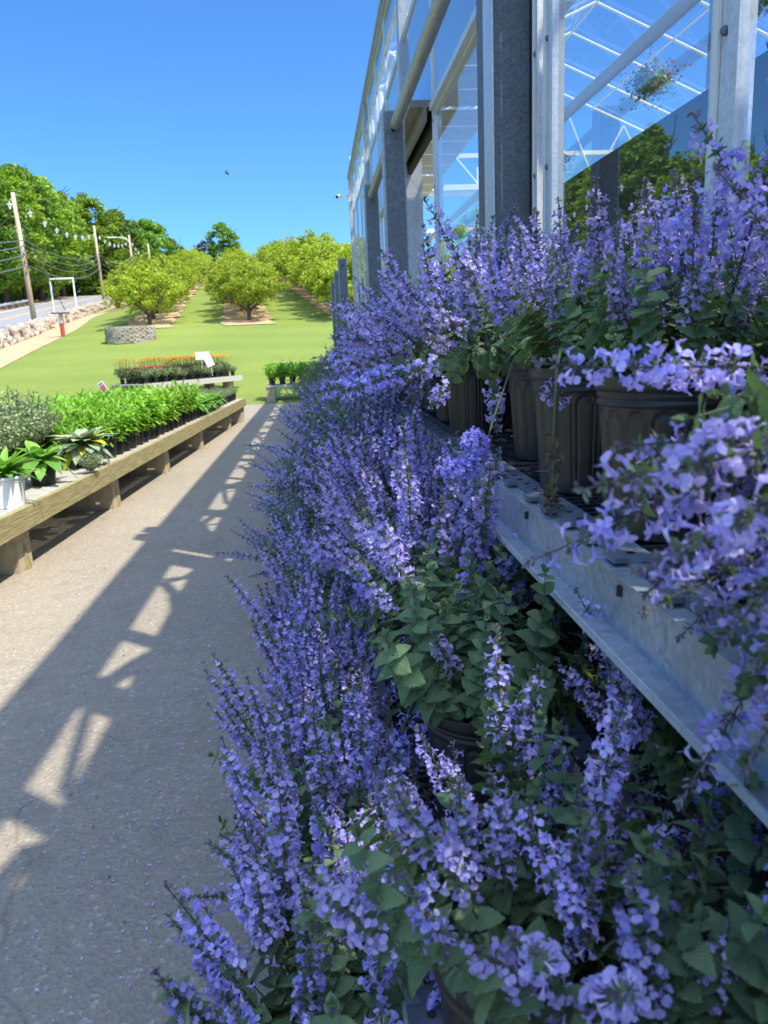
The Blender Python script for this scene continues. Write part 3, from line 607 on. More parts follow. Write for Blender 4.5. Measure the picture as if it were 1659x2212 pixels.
# plastic bench top panels: edge strip with holes + grid of bars
def panel(y0, y1, x0, x1, z, seed):
    b = MB(); ed = .062; th = .016
    n = int((y1-y0)/.055); dy = (y1-y0)/n
    # scalloped front edge made of raised tabs and dips
    b.b2(x0+.022, x0+ed, y0, y1, z-th, z, 'tray_edge')
    for i in range(n):
        ya = y0+i*dy
        if i % 2: b.lathe([(0, 0), (.017, 0), (.019, .003), (.019, .006)], 'tray_edge', 10, (x0+.018, ya+dy*.5, z-.0055)) if False else b.b2(x0+.002, x0+.024, ya+.006, ya+dy-.006, z-.008, z-.001, 'tray_edge')
        c = (x0+.034, ya+dy/2, z+.0012); b.lathe([(0, 0), (.0065, 0)], 'black_rubber', 8, c)
    b.b2(x1-ed, x1, y0, y1, z-th, z, 'tray_edge'); b.b2(x0+ed, x1-ed, y0, y0+.03, z-th-.001, z-.001, 'tray_plastic'); b.b2(x0+ed, x1-ed, y1-.03, y1, z-th-.001, z-.001, 'tray_plastic')
    for y in np.arange(y0+.05, y1-.05, .034): b.b2(x0+ed-.005, x1-ed+.005, y, y+.010, z-.016, z-.003, 'tray_plastic')
    for x in np.arange(x0+ed+.05, x1-ed, .085): b.b2(x, x+.009, y0+.02, y1-.02, z-.020, z-.004, 'tray_plastic')
    return gp('shelf_panel', b)
for y in np.arange(-.9, 9, .62): panel(y, y+.612, .402, .93, .985, 0)
for y in np.arange(-.9, 9, .62): panel(y, y+.612, .068, .50, .402, 0); panel(y, y+.612, .505, .90, .402, 0)
# ------------------------------------------------------------------ catmint
def frame(d, roll=0):
    d = np.asarray(d, float); d = d/np.linalg.norm(d); a = np.cross(d, [0, 0, 1.])
    if np.linalg.norm(a) < .05: a = np.array([1., 0, 0])
    a /= np.linalg.norm(a); b = np.cross(a, d)      # b points 'up'
    A = np.stack([a, b, d], 1); c, s = math.cos(roll), math.sin(roll)
    return A@np.array([[c, -s, 0], [s, c, 0], [0, 0, 1]])
def flower_tm(v):
    V = []; F = []; k5 = 5; jj = lambda s: 1+rng.normal(0, s)
    for r, z, oy in ((.0007, 0, 0), (.0011, .0045, .0004), (.0021, .0085, .0)):
        for k in range(k5): t = 2*math.pi*k/k5; V.append((r*math.cos(t), r*math.sin(t)+oy, z))
    for i in range(2):
        for k in range(k5): F.append([i*5+k, i*5+(k+1) % 5, i*5+5+(k+1) % 5, i*5+5+k])
    b = len(V); V += [(0, -.0012, .0082), (-.0022, -.0004, .0086), (-.0048*jj(.1), -.0022, .0098), (-.0042*jj(.1), -.0056, .0102), (-.0014, -.0066*jj(.1), .0108), (0, -.0060, .0116),
                      (.0014, -.0066*jj(.1), .0108), (.0042, -.0056, .0102), (.0048*jj(.1), -.0022, .0098), (.0022, -.0004, .0086)]
    F += [[b, b+i, b+i+1] for i in range(1, 9)]
    c = len(V); V += [(-.0018, .0004, .0086), (.0018, .0004, .0086), (-.0030, .0030, .0100), (0, .0024, .0098), (.0030, .0030, .0100), (-.0018, .0056*jj(.1), .0118), (.0018, .0056*jj(.1), .0118), (0, .0046, .0112)]
    F += [[c, c+3, c+2], [c, c+1, c+3], [c+1, c+4, c+3], [c+2, c+3, c+7, c+5], [c+3, c+4, c+6, c+7]]
    return (np.array(V)*v, F, ['petal']*len(F), [None]*len(F))
FL = [flower_tm(v) for v in (1.15, 1.25, 1.35, 1.0)]
def bud_tm(L, r, mat):
    V = []; F = []
    for rr, z in ((r*.45, 0), (r, L*.4), (r*.85, L*.8), (.0001, L*1.0)):
        for k in range(5): t = 2*math.pi*k/5; V.append((rr*math.cos(t), rr*math.sin(t), z))
    for i in range(3):
        for k in range(5): F.append([i*5+k, i*5+(k+1) % 5, i*5+5+(k+1) % 5, i*5+5+k])
    return (np.array(V), F, [mat]*len(F), [None]*len(F))
CAL = [bud_tm(.0065, .0014, 'calyx'), bud_tm(.008, .0013, 'calyx')]; DEAD = bud_tm(.0085, .0014, 'withered')
def leaf_tm(n, mat, droop=.25, fold=.25, crenate=True, wfun=None, cols=5):
    V = []; F = []; U = []; wf = wfun or (lambda t: (math.sin(math.pi*min(1, t*.94+.06)**.62)**.8)*.42)
    h = (cols-1)//2
    for i in range(n+1):
        t = i/n; w_ = wf(t)
        if crenate and 0 < i < n: w_ *= 1.08 if i % 2 else .91
        for j in range(-h, h+1):
            u = j/h
            x = w_*u; zz = fold*abs(x)+.022*math.sin(9*t+2*u)+.012*math.cos(21*t-4*u)*abs(u)-droop*t*t-.12*u*u*(1-t)*.42; lag = -.10*abs(u)*(1 if t > .15 else 2) if crenate else 0
            V.append((x, t+lag*(1-t), zz))
    m_ = cols
    for i in range(n):
        for j in range(cols-1):
            F.append([i*m_+j, i*m_+j+1, (i+1)*m_+j+1, (i+1)*m_+j])
            U.append([(j/(cols-1), i/n), ((j+1)/(cols-1), i/n), ((j+1)/(cols-1), (i+1)/n), (j/(cols-1), (i+1)/n)])
    return (np.array(V), F, [mat]*len(F), U)
LEAF = [leaf_tm(14, 'catmint_leaf', d, f, cols=7) for d, f in ((.12, .22), (.35, .12), (.5, .3), (.25, -.1))]
LEAF_LO = [leaf_tm(2, 'catmint_leaf_far', d, .3, False, cols=3) for d in (.15, .4)]
def leaf_at(b, tm, p, d, L, W=1.0, up=(0, 0, 1)):
    d = np.asarray(d, float); d /= np.linalg.norm(d); a = np.cross(d, up); na = np.linalg.norm(a)
    a = a/na if na > .05 else np.array([1., 0, 0]); n_ = np.cross(a, d)
    b.stamp(tm, np.stack([a*W, d, n_], 1)*L, p)
def curve(L, bend, n=10, wob=.01):
    P = []; ph = rng.uniform(0, 6.28)
    for i in range(n+1): t = i/n; P.append(np.array([bend*L*t*t+wob*math.sin(5*t+ph)*t, wob*math.cos(4*t+ph)*t, L*t*(1-.15*abs(bend)*t)]))
    return P
def at(P, t):
    x = t*(len(P)-1); i = min(int(x), len(P)-2); f = x-i; d = P[i+1]-P[i]; return P[i]*(1-f)+P[i+1]*f, d/np.linalg.norm(d)
def spike(L, fl, nwh, lush, hi=True, dead=.28, purple=True, b=None, T=None):
    own = b is None; b = b or MB(); P = curve(L, rng.uniform(-.15, .25), 10, .012)
    if T is not None: P = [T[0]@p+T[1] for p in P]
    r0 = .0019 if hi else .0022
    b.tube(P, [r0*(1-.55*i/10) for i in range(11)], 'stem_purple' if purple else 'stem_green', 5 if hi else 3, cap=False)
    # leaf pairs below the flowers
    npair = int((1-fl)*L/.045)
    for k in range(npair):
        t = (k+.6)/npair*(1-fl); p, d = at(P, t); A = frame(d, rng.uniform(0, .5)+k*1.57)
        for s in (-1, 1):
            dv = A[:, 0]*s+d*.5+np.array([0, 0, -.1]); leaf_at(b, (LEAF if hi else LEAF_LO)[rng.integers(4 if hi else 2)], p, dv, rng.uniform(.020, .034)*(1 if t < .4 else .75))
    for k in range(nwh):
        u = k/(nwh-1); t = (1-fl)+fl*(u**.85)*.97; p, d = at(P, min(t, 1)); A = frame(d, k*.9+rng.uniform(0, 1))
        open_ = math.sin(math.pi*min(1, u*.9+.18))**.6
        nf = int(round(lush*(11 if hi else 10)*open_*(1-.6*u)*rng.uniform(.7, 1.25))); nc = int(round((12 if hi else 5)*(1-.45*u)))
        rr = .0125*(1-.62*u)
        if u < .9:
            for s in (-1, 1): leaf_at(b, (LEAF if hi else LEAF_LO)[rng.integers(2)], p, A[:, 0]*s+d*.4, .016*(1-.6*u)+.003)
        def side(el0, el1):
            a = rng.uniform(0, 6.283); e = rng.uniform(el0, el1); v = (A[:, 0]*math.cos(a)+A[:, 1]*math.sin(a))*math.cos(e)+d*math.sin(e); return v
        for j in range(nc):
            v = side(-.1, 1.2); q = p+v*rr*rng.uniform(.1, .8)+d*rng.uniform(-.004, .006)
            if hi: b.stamp(DEAD if rng.random() < dead*(1-u) else CAL[j % 2], frame(v), q)
            else: e = frame(v); b.add([q-e[:, 0]*.0022, q+e[:, 0]*.0022, q+v*.009], [[0, 1, 2]], 'calyx')
        for j in range(nf):
            v = side(-.35, .8); q = p+v*rr*rng.uniform(.6, 1.5)+d*rng.uniform(-.006, .006); v = v+rng.normal(0, .2, 3)
            if hi: b.stamp(FL[j % 4], frame(v, rng.uniform(-.4, .4)), q)
            else:
                e = frame(v); c = q+e[:, 2]*.009; s_ = rng.uniform(.0046, .0062)
                b.add([q, c-e[:, 0]*s_-e[:, 1]*.002, c-e[:, 1]*s_*1.1, c+e[:, 0]*s_-e[:, 1]*.002, c+e[:, 1]*s_*.9, ], [[0, 1, 2], [0, 2, 3], [0, 3, 4], [0, 4, 1]], 'petal')
    p, d = at(P, 1)
    for j in range(7 if hi else 3):
        v = d+rng.normal(0, .35, 3); 
        if hi: b.stamp(CAL[1], frame(v)*.8, p-d*.003*j*.6)
    return b.mesh('flower_stem') if own else None
def shoot(L, hi=True, b=None, T=None, big=1.0, buds=False):
    own = b is None; b = b or MB(); P = curve(L, rng.uniform(-.1, .5), 8, .01)
    if T is not None: P = [T[0]@p+T[1] for p in P]
    b.tube(P, [.0016*(1-.5*i/8) for i in range(9)], 'stem_green', 4 if hi else 3, cap=False)
    n = max(4, int(L/.021)); tm = LEAF if hi else LEAF_LO
    for k in range(n):
        t = .12+.88*(k+.5)/n; p, d = at(P, t); A = frame(d, k*1.57+rng.uniform(-.3, .3)); sz = big*(.034*math.sin(math.pi*min(1, .25+.62*t))+.004)*rng.uniform(.8, 1.2)
        for s in (-1, 1):
            dv = A[:, 0]*s+d*rng.uniform(.15, .7)+np.array([0, 0, -.12]); dv /= np.linalg.norm(dv); leaf_at(b, tm[rng.integers(len(tm))], p+dv*.004, dv, sz, rng.uniform(.85, 1.1))
    p, d = at(P, 1)
    for k in range(4):
        A = frame(d, k*1.57); leaf_at(b, tm[0], p, A[:, 0]*.6+d*(.8+.2*k), big*.013)
    if buds:
        for j in range(16): v = d+rng.normal(0, .5, 3); b.stamp(CAL[1], frame(v), p-d*.002*j+rng.normal(0, .002, 3))
    return b.mesh('leafy_stem') if own else None
SP = [spike(L, fl, nw, lu) for L, fl, nw, lu in ((.36, .50, 9, 1.0), (.40, .50, 10, 1.15), (.33, .50, 9, .9), (.42, .50, 11, 1.0), (.31, .46, 8, 1.2), (.38, .42, 9, .7), (.35, .5, 10, 1.3))]
SH = [shoot(L, buds=bu) for L, bu in ((.20, False), (.26, True), (.16, False), (.30, True), (.23, False), (.27, False))]
SHB = [shoot(L, big=1.12, buds=bu) for L, bu in ((.26, False), (.31, True), (.24, False), (.34, False))]
def pot_mesh(hi, mat='pot_plastic', rt=.115, rb=.092, h=.25, n=224):
    b = MB(); zs = [0, .001, .02]+list(np.linspace(.03, h*.80, 44 if hi else 3))+[h*.81, h*.82, h*.835, h*.85, h*.855, h*.87, h*.885, h*.90, h*.905, h*.95, h*.99, h, h, h*.93]
    prof = []
    for i, z in enumerate(zs):
        r = rb+(rt*.955-rb)*z/h; f = z/h
        if f >= .82: r += .0032*(1 if .82 <= f < .85 or .87 <= f < .90 else 0)
        if f >= .905: r = rt
        prof.append((r, z))
    prof[-1] = (rt-.012, h*.93); prof[-2] = (rt-.004, h)
    NP = 16; 
    def rf(t, i, r, z):
        if not hi: return 0
        u = (t/(2*math.pi)*NP) % 1; dx = abs(u-.5)*2; top = h*(.775-.10*(dx/.8)**4 if dx < .8 else 0)
        d1 = abs(.78-dx)*.02; zt_ = h*.775-.016*(1-math.sqrt(max(0, 1-min(1, dx/.78)**2))); d2 = abs(z-zt_) if dx < .78 else 9
        inn = dx < .78 and z < zt_; g = 0
        if (z < zt_ and d1 < .0032) or d2 < .0035: g = -.0026
        return (g-(.0010 if inn else 0)) if .012 < z < h*.8 else 0
    b.lathe(prof, mat, n if hi else 20, rf=rf); b.add([(rb*math.cos(k*.3927), rb*math.sin(k*.3927), 0.001) for k in range(16)], [list(range(16))], mat)
    if hi:
        for k in range(8): a = k*math.pi/4+.2; b.lathe([(0, 0), (.011, 0), (.011, .0004)], 'black_rubber', 8) if False else None
    return b.mesh('pot', True)
POT, POT_LO = pot_mesh(True), pot_mesh(False)
b = MB(); b.lathe([(0, .226), (.05, .229), (.107, .224)], 'soil', 20); SOIL = b.mesh('soil')
def lo_plant(seed):
    f = MB(); s = MB()
    for k in range(36):
        a = k*2.4; tl = math.sqrt((k+.5)/36)*1.1; T = plant_T(a, tl); shoot(rng.uniform(.20, .36), False, f, T, 1.25)
    for k in range(36):
        a = k*2.4+1; tl = math.sqrt((k+.5)/36)*1.3; T = plant_T(a, tl); spike(rng.uniform(.26, .46), .52, 9, 1.1, False, b=s, T=T)
    return f.mesh('foliage'), s.mesh('flower_stems')
def plant_T(a, tl):
    d = np.array([math.cos(a)*math.sin(tl), math.sin(a)*math.sin(tl), math.cos(tl)]); A = frame(d, 0)
    A = np.stack([-A[:, 1], A[:, 0], A[:, 2]], 1)    # bend (+x) lifts the tip upward
    if (A[2, 0] < 0) != (tl > 1.12): A[:, 0] *= -1; A[:, 1] *= -1
    return A, np.array([math.cos(a)*.07*tl, math.sin(a)*.07*tl, .225])
LO = [lo_plant(i) for i in range(4)]
def catmint(x, y, z, lab, group, nsp, nsh, big=False, rz=0, spread=(.95, 1.15), sc=1.0, droop=None, hmul=1.0):
    o = thing('catmint_plant', lab, 'potted plant', (x, y, z), rz, group); link('pot', POT, o); link('soil', SOIL, o)
    for kind, n, pool, sp in (('flower_stem', nsp, SP, spread[0]), ('leafy_stem', nsh, SHB if big else SH, spread[1])):
        for k in range(n):
            a = k*2.4+rng.uniform(-.4, .4)+(0 if kind[0] == 'f' else 1.3); tl = math.sqrt((k+.4)/n)*sp*rng.uniform(.85, 1.15)
            if droop and k % 2 == 0: a = droop-rz+rng.uniform(-.6, .6); tl = rng.uniform(1.3, 2.7)
            A, p = plant_T(a, tl)
            if droop and k % 2 == 0: p = np.array([math.cos(a)*.12, math.sin(a)*.12, .25])
            mt = Matrix([[*A[i], p[i]] for i in range(3)]+[[0, 0, 0, 1]]); q = link(kind, pool[rng.integers(len(pool))], o)
            q.matrix_basis = mt@Matrix.Rotation(rng.uniform(-.4, .4), 4, 'Z')@Matrix.Scale(rng.uniform(.68, 1.12)*sc*(hmul if kind[0] == 'f' else 1), 4)
    return o
def catmint_far(x, y, z, lab, group, sc=1.0):
    o = thing('catmint_plant', lab, 'potted plant', (x, y, z), rng.uniform(0, 6), group); o.scale = (1, 1, 1)
    v = LO[rng.integers(4)]; link('pot', POT_LO, o)
    for nm, me in (('foliage', v[0]), ('flower_stems', v[1])):
        q = link(nm, me, o); q.scale = (sc, sc, sc*rng.uniform(.92, 1.1)); q.location = (0, 0, .225*(1-q.scale[2]))
    return o
ZA, ZB, ZC = .985, .402, .012
G = {'A': 'catmint in the front row of the upper shelf', 'A2': 'catmint in the back row of the upper shelf', 'B': 'catmint on the lower shelf', 'C': 'catmint on the pavement'}
# upper shelf, front row
catmint(.63, .55, ZA, 'blurred flowering catmint closest to the camera, filling the right edge on the upper shelf', G['A'], 46, 120, rz=1, droop=3.1, hmul=1.0, sc=.90)
catmint(.545, 1.17, ZA, 'catmint in the big dark pot whose ribbed rim shows largest on the upper shelf', G['A'], 14, 30, rz=.5, hmul=1.05, sc=.85, spread=(.62, .88))
catmint(.545, 1.55, ZA, 'catmint in the second ribbed pot of the upper shelf, withered stem hanging down in front', G['A'], 15, 28, rz=2.2, hmul=1.08, sc=.85, spread=(.65, .92))
catmint(.60, 1.98, ZA, 'catmint in the narrow-looking third pot of the upper shelf, a drain hole at its base', G['A'], 30, 20, rz=.2, spread=(.95, 1.05), hmul=1.12)
catmint(.53, 2.58, ZA, 'thick-flowered catmint in the fourth upper-shelf pot, beyond the gap with the leg', G['A'], 60, 26, rz=3, spread=(1.75, 1.7), hmul=1.22)
catmint(.55, 3.02, ZA, 'fifth catmint of the upper shelf front row, a dense purple dome', G['A'], 62, 22, rz=4, spread=(1.8, 1.7), hmul=1.28)
k = 6
for y in np.arange(3.42, 9.0, .37):
    lab = f'dense purple catmint, {ORD[k-1]} in the front row of the upper shelf' if k <= 12 else 'distant purple catmint near the far end of the upper shelf'
    (catmint_far)(.56+rng.uniform(-.04, .04), y+rng.uniform(-.04, .04), ZA, lab, G['A'] if k <= 12 else 'distant catmint of the upper shelf', rng.uniform(1.05, 1.28) if y < 5.5 else rng.uniform(.85, 1.05)); k += 1
# upper shelf, back row
for i, y in enumerate((.55, .95, 1.38, 1.78, 2.25, 2.8, 3.2)):
    catmint(.80, y, ZA, f'catmint against the glass, {ORD[i]} in the back row of the upper shelf', G['A2'], 16, 14, rz=i*1.1, hmul=(.9, 1.18, .95, 1.1, .95, 1, 1)[i], sc=.95)
for i, y in enumerate(np.arange(3.6, 9.0, .42)):
    catmint_far(.80, y, ZA, 'purple catmint seen behind the front row, close to the glass of the upper shelf', 'far catmint of the back row', rng.uniform(1.0, 1.25))
# lower shelf
catmint(.34, .50, ZB, 'blurred broad-leaved catmint at the very bottom edge of the picture', G['B'], 20, 38, True, rz=0, hmul=.92, sc=.85)
catmint(.66, .62, ZB, 'leafy shaded catmint in the bottom right corner on the lower shelf', G['B'], 20, 44, False, rz=1, hmul=.92, sc=.85)
catmint(.60, .98, ZB, 'flower-topped catmint under the galvanized beam, just above the bottom corner', G['B'], 26, 40, False, rz=2, hmul=.92, sc=.88)
catmint(.20, .72, ZB, 'blurred flowering catmint at the bottom left of the lower shelf', G['B'], 30, 26, rz=3, hmul=.88, sc=.88)
catmint(.27, 1.30, ZB, 'bushy green catmint with few flowers, its pot showing on the lower shelf edge', G['B'], 4, 46, True, rz=1.4, sc=.85, hmul=.8)
for i, (x, y) in enumerate(((.28, 1.78), (.58, 2.0), (.24, 2.18), (.30, 2.62), (.62, 2.45), (.24, 3.05))):
    catmint(x, y, ZB, f'purple catmint on the lower shelf, {ORD[i]} beyond the bushy green one', G['B'], 38, 20, rz=i*.8, hmul=1.1, spread=(1.05, 1.2))
for i, y in enumerate(np.arange(3.45, 9, .40)):
    catmint_far(.26+rng.uniform(-.05, .05), y, ZB, 'purple catmint crowded along the far part of the lower shelf', 'far catmint of the lower shelf', rng.uniform(1.1, 1.4) if y < 5.5 else rng.uniform(.95, 1.15))
    catmint_far(.58+rng.uniform(-.05, .05), y+.2, ZB, 'purple catmint wedged behind the far lower-shelf row', 'far catmint behind the lower shelf row', 1.25)
# pavement row
for i, y in enumerate((1.0, 1.33, 1.68, 2.05, 2.45, 2.85, 3.25)):
    catmint(-.04+.02*(i % 2), y, ZC, f'low catmint spilling over the path edge, {ORD[i]} pot from the camera on the pavement', G['C'], 32, 30, rz=i*1.3, spread=(.9, 1.1), hmul=.98)
for i, y in enumerate(np.arange(3.65, 13.5, .42)):
    catmint_far(-.06+rng.uniform(-.05, .05)+(.1 if y > 6 else 0), y, ZC, 'purple catmint standing in the far pavement row along the path', 'far catmint of the pavement row', rng.uniform(.85, 1.15) if y < 6 else rng.uniform(.75, .95))
    if y > 9: catmint_far(.28+rng.uniform(-.05, .05), y, .3 if y < 11 else .02, 'purple catmint beyond the end of the shelves', 'catmint beyond the shelves', 1.05)
    if y > 9: catmint_far(.62+rng.uniform(-.05, .05), y, .55 if y < 11 else .3, 'purple catmint by the glass beyond the end of the shelves', 'catmint by the glass beyond the shelves', 1.05)
b = MB(); b.b2(.1, .9, 9.3, 11.0, .012, .29, 'beam_wood'); b.b2(.46, .9, 9.3, 11.0, .29, .54, 'beam_wood'); b.b2(.46, .9, 11.0, 13.6, .012, .29, 'beam_wood'); tag(b.obj('wooden_step_bench'), 'low stepped wooden stand under the far catmint plants', 'bench')
# ------------------------------------------------------------------ left bench and its plants
BA = math.atan(-.052)                              # bench runs slightly askew to the path
BL = (-1.81, 4.2)
def bp(u, v, z=0):                                 # u along the bench away from the camera, v to the left of its front edge
    d = np.array([.052, 1.0]); d /= np.linalg.norm(d); return (BL[0]+d[0]*(u-4.2)-d[1]*v, BL[1]+d[1]*(u-4.2)+d[0]*v, z)
bz = .42
wb = thing('wooden_bench', 'long weathered wooden plant bench on concrete blocks along the path', 'bench', bp(0, 0), math.atan(-.052), None)
def wpart(nm, b, sm=False): return b.obj(nm, wb, sm)
for a, c in ((1.2, 4.88), (4.885, 9.2), (9.205, 13.95)):
    b = MB(); b.b2(-.04, 0, a, c, bz-.135, bz, 'beam_wood'); wpart('front_board', b)
    b = MB(); b.b2(-1.3, -1.26, a, c, bz-.135, bz, 'beam_wood'); wpart('back_board', b)
b = MB(); b.b2(-1.26, -.04, 13.91, 13.95, bz-.135, bz, 'beam_wood'); wpart('end_board', b)
b = MB()
for y in np.arange(1.25, 13.88, .05): b.b2(-1.255, -.045, y, y+.036, bz-.03, bz-.004, 'grey_wood')
o = wpart('slatted_top', b)
def cblock(x, y, z, rz=0):
    b = MB()
    w_, l_, h_ = .19, .39, .19
    b.b2(-l_/2, l_/2, -w_/2, -w_/2+.03, 0, h_, 'concrete_block'); b.b2(-l_/2, l_/2, w_/2-.03, w_/2, 0, h_, 'concrete_block')
    for x_ in (-l_/2, -.016, l_/2-.032): b.b2(x_, x_+.032, -w_/2+.03, w_/2-.03, .0, h_, 'concrete_block')
    q = wpart('concrete_block', b); q.location = (x, y, z); q.rotation_euler = (0, 0, rz); return q
for y in (4.75, 6.6, 8.4, 10.3, 12.6):
    for x in (-.28, -1.05): cblock(x, y, .012); cblock(x, y, .204)
    b = MB(); b.b2(-1.26, -.06, y-.045, y+.045, .32, .385, 'grey_wood') if False else None
    b = MB(); b.tube([(-.12, y+.02, .012), (-.14, y+.0, .29)], [.055, .05], 'beam_wood', 7); wpart('leg', b)
for x in (-.14, -.62): cblock(x, 13.75, .012, 1.57); cblock(x, 13.75, .204, 1.57)
# --- plant builders
def blade_tm(mat, w_=.12, droop=.5, n=6, fold=.3, pw=.65):
    return leaf_tm(n, mat, droop, fold, False, wfun=lambda t: max(.004, math.sin(math.pi*min(1, t*.97+.03))**pw*w_), cols=3)
def potlo(h, r, mat): return pot_mesh(False, mat, r, r*.78, h)
PB = potlo(.16, .075, 'pot_black'); PBS = potlo(.11, .055, 'pot_black'); PW = potlo(.19, .125, 'pot_white'); PBL = potlo(.17, .10, 'pot_black')
def lily(n=9):
    tm = [blade_tm('lily_leaf', .13, d, 5) for d in (.25, .5, .8)]; b = MB()
    for k in range(n):
        a = k*2.4; r = .018*math.sqrt(k); L = rng.uniform(.20, .34); dx, dy = math.cos(a)*.10, math.sin(a)*.10
        P = [np.array([math.cos(a)*r+dx*t*t, math.sin(a)*r+dy*t*t, .14+L*t]) for t in np.linspace(0, 1, 6)]; b.tube(P, .003, 'stem_green', 4)
        m_ = 20
        for j in range(m_):
            t = .1+.9*j/m_; p, d = at(P, t); an = j*2.4; A = frame(d, an); leaf_at(b, tm[rng.integers(3)], p, A[:, 0]+d*(.3+.9*t), rng.uniform(.08, .13)*(1.1-.35*t), 1.35)
    return b.mesh('foliage')
def rosette(mat, n, L, w_, z=.14, droop=.5, el=(.2, 1.3), extra=None):
    tm = [blade_tm(mat, w_, droop*d, 7) for d in (.6, 1, 1.4)]; b = MB()
    for k in range(n):
        a = k*2.4; e = el[0]+(el[1]-el[0])*(1-k/n); v = np.array([math.cos(a)*math.cos(e), math.sin(a)*math.cos(e), math.sin(e)])
        leaf_at(b, tm[rng.integers(3)] if not (extra and k % 9 == 3) else blade_tm(extra, w_, droop*1.2, 7), (math.cos(a)*.02, math.sin(a)*.02, z), v, L*rng.uniform(.75, 1.15))
    return b.mesh('foliage')
def bush(mat, w_, h, n, sz, z0=.12, asp=.9):
    b = MB()
    for k in range(int(n/30)):
        a = k*2.4; tl = math.sqrt((k+.5)/(n/30))*1.15; L = h*rng.uniform(.75, 1.1)*(1-.25*tl); dx = math.sin(tl)*w_/2*1.1
        P = [np.array([math.cos(a)*dx*t, math.sin(a)*dx*t, z0+L*math.cos(tl*.55)*t]) for t in np.linspace(0, 1, 6)]; b.tube(P, .002, 'stem_green', 3, False)
        Q = np.array([at(P, t)[0] for t in rng.uniform(.15, 1, 30)])+rng.normal(0, sz*.9, (30, 3)); b.cards(Q, sz, mat, .3, asp)
    return b.mesh('foliage')
def daisy(mat, n, w_, z, r=.022):
    b = MB()
    for k in range(n):
        a = k*2.4; q = math.sqrt((k+.5)/n)*w_/2; c = np.array([math.cos(a)*q, math.sin(a)*q, z+rng.uniform(-.04, .05)]); b.tube([(c[0]*.4, c[1]*.4, .1), tuple(c)], .0018, 'stem_green', 3, False)
        for j in range(9):
            t = j*.7; b.add([c, c+np.array([math.cos(t-.3)*r, math.sin(t-.3)*r, .004]), c+np.array([math.cos(t)*r*1.2, math.sin(t)*r*1.2, .002]), c+np.array([math.cos(t+.3)*r, math.sin(t+.3)*r, .004])], [[0, 1, 2, 3]], mat)
        b.lathe([(0, .012), (.006, .009), (.009, .0)], mat, 7, tuple(c))
    return b.mesh('flowers')
LIL = [lily(), lily(), lily(8)]; LAMB = rosette('lamb_leaf', 60, .16, .27, .15, .75, (-.1, 1.3), 'yellow_leaf'); HOS = rosette('broad_leaf', 60, .16, .13, .18, .5, (.15, 1.4)); DOCK = rosette('broad_leaf', 26, .15, .27, .15, .8, (.0, 1.3))
SAGE = [bush('sage_leaf', .46, .38, 2300, .013), bush('sage_leaf', .40, .34, 2000, .013)]; FERN = bush('sage_leaf', .32, .26, 1100, .016, .1); BOX = bush('lily_leaf', .26, .34, 700, .03, .1, .7)
OR, RE = daisy('orange_petal', 15, .36, .45, .04), daisy('red_petal', 8, .24, .30, .036)
def pp(name, label, cat, x, y, z, pot, fol, group=None, flo=None, s=1.0, rz=None):
    o = thing(name, label, cat, (x, y, z), rng.uniform(0, 6) if rz is None else rz, group); link('pot', pot, o); q = link('foliage', fol, o, scale=s)
    if flo: link('flowers', flo, o, scale=s)
    return o
zt = bz-.003
# near end: white pot, sage mound, dock leaves, lamb's ear
x, y, _ = bp(4.74, .14); pp('leafy_perennial', 'bright green toothed-leaf plant in the white pot at the left edge', 'potted plant', x, y, zt, PW, HOS, s=1.1)
x, y, _ = bp(5.5, .22); pp('leafy_perennial', 'broad-leaved plant drooping out of a black pot beside the white pot', 'potted plant', x, y, zt, PBL, DOCK, s=1.15)
x, y, _ = bp(6.3, .20); o = pp('lambs_ear', 'silvery felt-leaved plant with yellow lower leaves, in a black pot', 'potted plant', x, y, zt, PBL, LAMB, s=1.15)
for i, (u, v) in enumerate(((5.25, .50), (5.75, .52), (5.0, .95), (5.6, .95), (6.2, .6), (6.2, 1.05), (4.7, .6), (6.6, .8), (5.95, .8))):
    x, y, _ = bp(u, v); pp('sage_bush', 'fine grey-green bushy plant massed behind the white pot', 'potted plant', x, y, zt, PBL, SAGE[i % 2], 'grey-green bushes behind the white pot', s=rng.uniform(1.2, 1.45))
x, y, _ = bp(5.9, .03); o = pp('sage_bush', 'small grey-green bush hanging over the front board of the bench', 'potted plant', x, y+.02, zt-.05, PBS, FERN, s=.62); 
for ch in list(o.children):
    if ch.name.startswith('pot'): bpy.data.objects.remove(ch)
# bright green lilies in ranks of black pots
cnt = 0
for row, v in enumerate((.16, .36, .56, .78, 1.02)):
    for i, u in enumerate(np.arange((6.75, 6.6, 6.5, 6.6, 6.7)[row], 10.2, .215)):
        x, y, _ = bp(u+rng.uniform(-.02, .02), v)
        lab = (f'bright green upright plant in a black pot, {ORD[i]} along the front rank of the bench' if row == 0 and i < 12 else
               ('bright green upright plant near the far end of the front rank' if row == 0 else f'bright green upright plant in the {ORD[row]} rank back from the bench edge'))
        if row > 1 and (i*7+row*3) % 5 == 0: pp('sage_bush', 'grey-green feathery plant tucked among the bright green ranks', 'potted plant', x, y, zt, PB, SAGE[i % 2], 'feathery plants among the green ranks', s=rng.uniform(.62, .8))
        else: pp('lily_plant', lab, 'potted plant', x, y, zt, PB, LIL[cnt % 3], f'bright green plants, {ORD[row]} rank', s=rng.uniform(.72, 1.06))
        cnt += 1
for i, u in enumerate((9.0, 9.5, 9.9)):
    x, y, _ = bp(u, .2); b = MB(); 
    o = link('flowers', OR, None, (x, y, zt+.04), None, .7); tag(o, f'{ORD[i]} small cluster of orange blooms poking out of the front rank', 'flowers', 'orange blooms in the front rank')
